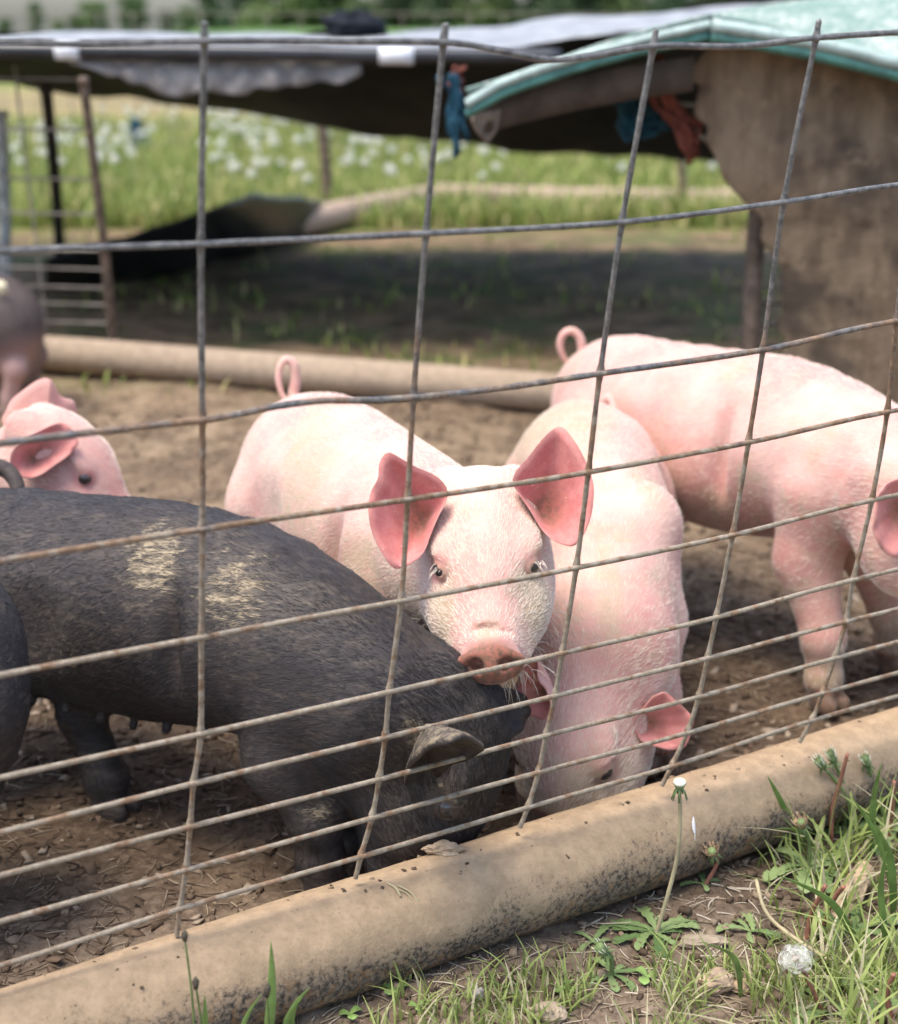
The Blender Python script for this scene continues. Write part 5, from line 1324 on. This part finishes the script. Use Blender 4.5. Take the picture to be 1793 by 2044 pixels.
def big_blade(base_px, tip_px, lean, w, label, dy=-.075, k=None):
    b = gnd(*base_px); t = at(*tip_px, b[1]+dy); m = (b+t)/2+np.array([lean, 0, .012])
    c = catmull([b-np.array([0, 0, .004]), m, t], 18); s = nrm(np.cross(t-b, [0, 1, .3])); u = np.linspace(0, 1, 18)
    ww = w*np.clip(1-u**2.5, .02, 1)*(.55+.9*u*(1-u)*2); fold = nrm(np.cross(s, t-b))
    G = np.stack([c-s*ww[:, None], c+fold*ww[:, None]*.35, c+s*ww[:, None]], 1)
    mb = MB(); mb.grid(G, .0004); o = mb.build('grass_blade', M_BLADE, None, loc=b); tag(o, label, 'grass blade', 'single grass blades in the foreground'); return o
big_blade((1605, 1690), (1532, 1548), -.006, .0042, 'long upright grass blade leaning left in front of the pipe')
big_blade((1640, 1700), (1545, 1655), .0, .0036, 'short broad blade crossing below the long leaning blade')
big_blade((1720, 1890), (1548, 1745), .01, .0046, 'arching grass blade over the bare soil at the right')
big_blade((1740, 1700), (1760, 1525), -.004, .0044, 'upright broad grass blade beside the red stem')
big_blade((1790, 1800), (1700, 1590), .004, .004, 'long thin blade slanting across the right-hand dandelions')
big_blade((1785, 1830), (1745, 1640), .006, .0048, 'wide grass blade at the right edge below the buds')
big_blade((1480, 1985), (1400, 1880), .012, .0032, 'curved blade rising left of the white dandelion clock')
big_blade((1775, 1905), (1770, 1700), -.008, .0040, 'tall blade standing at the right edge')
big_blade((528, 2135), (541, 1878), .004, .0052, 'bright lone grass blade rising in front of the pipe', -.02)
big_blade((470, 2150), (522, 1985), -.004, .0028, 'thin blade bent right below the lone bright blade', -.02)
big_blade((590, 2120), (618, 1972), -.01, .0040, 'short folded blade at the bottom edge left of centre', -.02)
big_blade((395, 2160), (408, 1985), .004, .0034, 'stubby blade beside the plantain stalk', -.02)
big_blade((560, 2125), (603, 1992), -.004, .003, 'low blade between the lone blade and the folded one', -.02)
def plantain(bp, tp, label, seed, hl=.014):
    b = gnd(*bp); t_ = at(*tp, b[1]-.02); e = empty('plantain', b)
    stem_obj('stem', [b-np.array([0, 0, .005]), (b+t_)/2+np.array([.004, 0, 0]), t_], .0013, .0010, M_STEM, e, b)
    d = nrm(t_-b); mb = MB(); mb.tube([t_-d*.003, t_+d*hl*.5, t_+d*hl], [.0022, .0034, .0012], 10); _local(mb, 'seed_head', simple('plantain_head', (.12, .10, .07), .9, .4, 300, bump=.6), e, b)
    add_leaves(e, b, rosette(4, .035, seed), seed); tag(e, label, 'plantain')
plantain((386, 2175), (369, 1872), 'thin plantain stalk with a small dark head at the lower left', 301, .008)
plantain((522, 2130), (533, 1985), 'plantain with a pale bud below the lone grass blade', 302)
plantain((400, 2165), (391, 1968), 'short plantain head at the bottom edge', 303, .01)
def sprout(px, L, label, seed):
    b = gnd(*px); b[2] = float(ground_height(b[0], b[1])); e = empty('seedling', b)
    for k, a in enumerate((20, 150, 265)):
        G = leaf_geo(L*(1-.15*k), L*.30, 0, .5, seed+k); r = math.radians(a+seed*7); R = np.array([[math.cos(r), -math.sin(r), 0], [math.sin(r), math.cos(r), 0], [0, 0, 1]])
        mb = MB(); mb.grid(G@R.T+np.array([0, 0, .004]), .0006); mb.build('leaf', M_BLADE, e)
    tag(e, label, 'seedling', 'seedlings in front of the pipe')
for px, L, lab in (((782, 1992), .020, 'broad-leaved seedling below the middle of the pipe'), ((700, 2035), .016, 'small seedling at the bottom edge under the pipe'), ((835, 2030), .014, 'tiny seedling beside the pale stone'), ((1130, 1985), .018, 'leafy seedling between two tan stones'), ((1290, 1960), .02, 'seedling in the short grass under the tall stalk')):
    sprout(px, L, lab, px[0] % 17)
def stone(px, rx, ry, rz, c, seed, label, sink=.35):
    b = gnd(*px); b[2] = float(ground_height(b[0], b[1]))
    crumple('stone', b+np.array([0, 0, rz*(1-sink)]), rx, ry, rz, simple('stone_%d' % seed, c, .9, .2, 60, bump=.5), seed, label, 'stone', .28)
stone((948, 2006), .009, .007, .008, (.42, .38, .33), 11, 'small pale grey stone near the bottom edge')
stone((1095, 2036), .021, .014, .012, (.40, .31, .21), 12, 'tan rounded stone at the bottom edge')
stone((1432, 1962), .018, .015, .013, (.42, .31, .21), 13, 'tan stone half hidden in grass left of the white dandelion clock')
stone((1478, 1965), .014, .010, .007, (.40, .28, .18), 14, 'flat brown stone beside the tan stone in the grass')
stone((1400, 1882), .026, .012, .007, (.34, .27, .19), 15, 'flat earthy stone under the tall stalk leaves')
# split wood piece at the right
b = gnd(1700, 1800); d = nrm([.55, .8, .35]); R = frame(d, [0, 0, 1]); mb = MB()
G = np.array([[b+R@np.array([u*.045, v*.016*(1-.35*u), .012+.010*math.cos(v*1.4)+.0012*math.sin(v*19+u*3)]) for v in np.linspace(-1, 1, 17)] for u in np.linspace(-1, 1, 9)])
mb.grid(G, .014); o = mb.build('wood_piece', simple('split_wood', (.44, .32, .20), .85, .3, 70, bump=.5), None, loc=b); tag(o, 'splintered tan piece of wood among the grass at the right', 'wood')
# clod and twigs lying on the pipe
p = pa+(pc-pa)*.415+np.array([0, 0, PIPE_R*.97])-_pn*.012
crumple('soil_clod', p+np.array([0, 0, .004]), .020, .010, .008, simple('dry_clod', (.40, .30, .20), .95, .2, 80, bump=.6), 21, 'lump of dry earth sitting on top of the pipe', 'clod', .4)
for k, (vx, vy, vx2, vy2, lab) in enumerate(((772, 1762, 800, 1790, 'short twig lying on the pipe'), (795, 1768, 835, 1800, 'splintered twig lying on the pipe beside the clod'), (790, 1775, 822, 1796, 'thin straw across the two twigs on the pipe'))):
    def onpipe(x, y):
        best = None
        for s_ in np.linspace(.9, 2.4, 900):
            Q = EYE+ray(x, y)*s_; w = Q-pa; w = w-_pdir*np.dot(w, _pdir)
            if np.linalg.norm(w) < PIPE_R+.0016: return Q
        return EYE+ray(x, y)*1.6
    A, B = onpipe(vx, vy), onpipe(vx2, vy2); mb = MB(); mb.tube(catmull([A, (A+B)/2+np.array([.002, 0, .002]), B], 10), .0013-.0003*k, 6); o = mb.build('twig', M_TANSTEM, None, loc=A); tag(o, lab, 'twig')
# white feather stuck to the front of the pipe
A, B = onpipe(1384, 1662), onpipe(1381, 1628); fd_ = B-A; s_ = nrm(np.cross(fd_, _pn)); t = empty('feather', A)
mb = MB(); u = np.linspace(0, 1, 14); w_ = .0032*np.sin(np.pi*np.clip(u*.9+.1, 0, 1))**.8*(1+.12*np.sin(u*31)); c_ = A+fd_*u[:, None]+_pn*.0015
G = np.stack([c_-s_*w_[:, None]+_pn*.001, c_+_pn*.0025, c_+s_*w_[:, None]*.8+_pn*.0008], 1); mb.grid(G, .0003); _local(mb, 'vane', simple('white_feather', (.68, .66, .62), .7, .05, 50), t, A)
mb = MB(); mb.tube([A-fd_*.45+_pn*.002, A+_pn*.003, B+_pn*.0028], [.0004, .0005, .0002], 6); _local(mb, 'quill', simple('quill', (.8, .78, .7), .6, .05, 50), t, A)
tag(t, 'small white feather stuck on the side of the front pipe', 'feather')
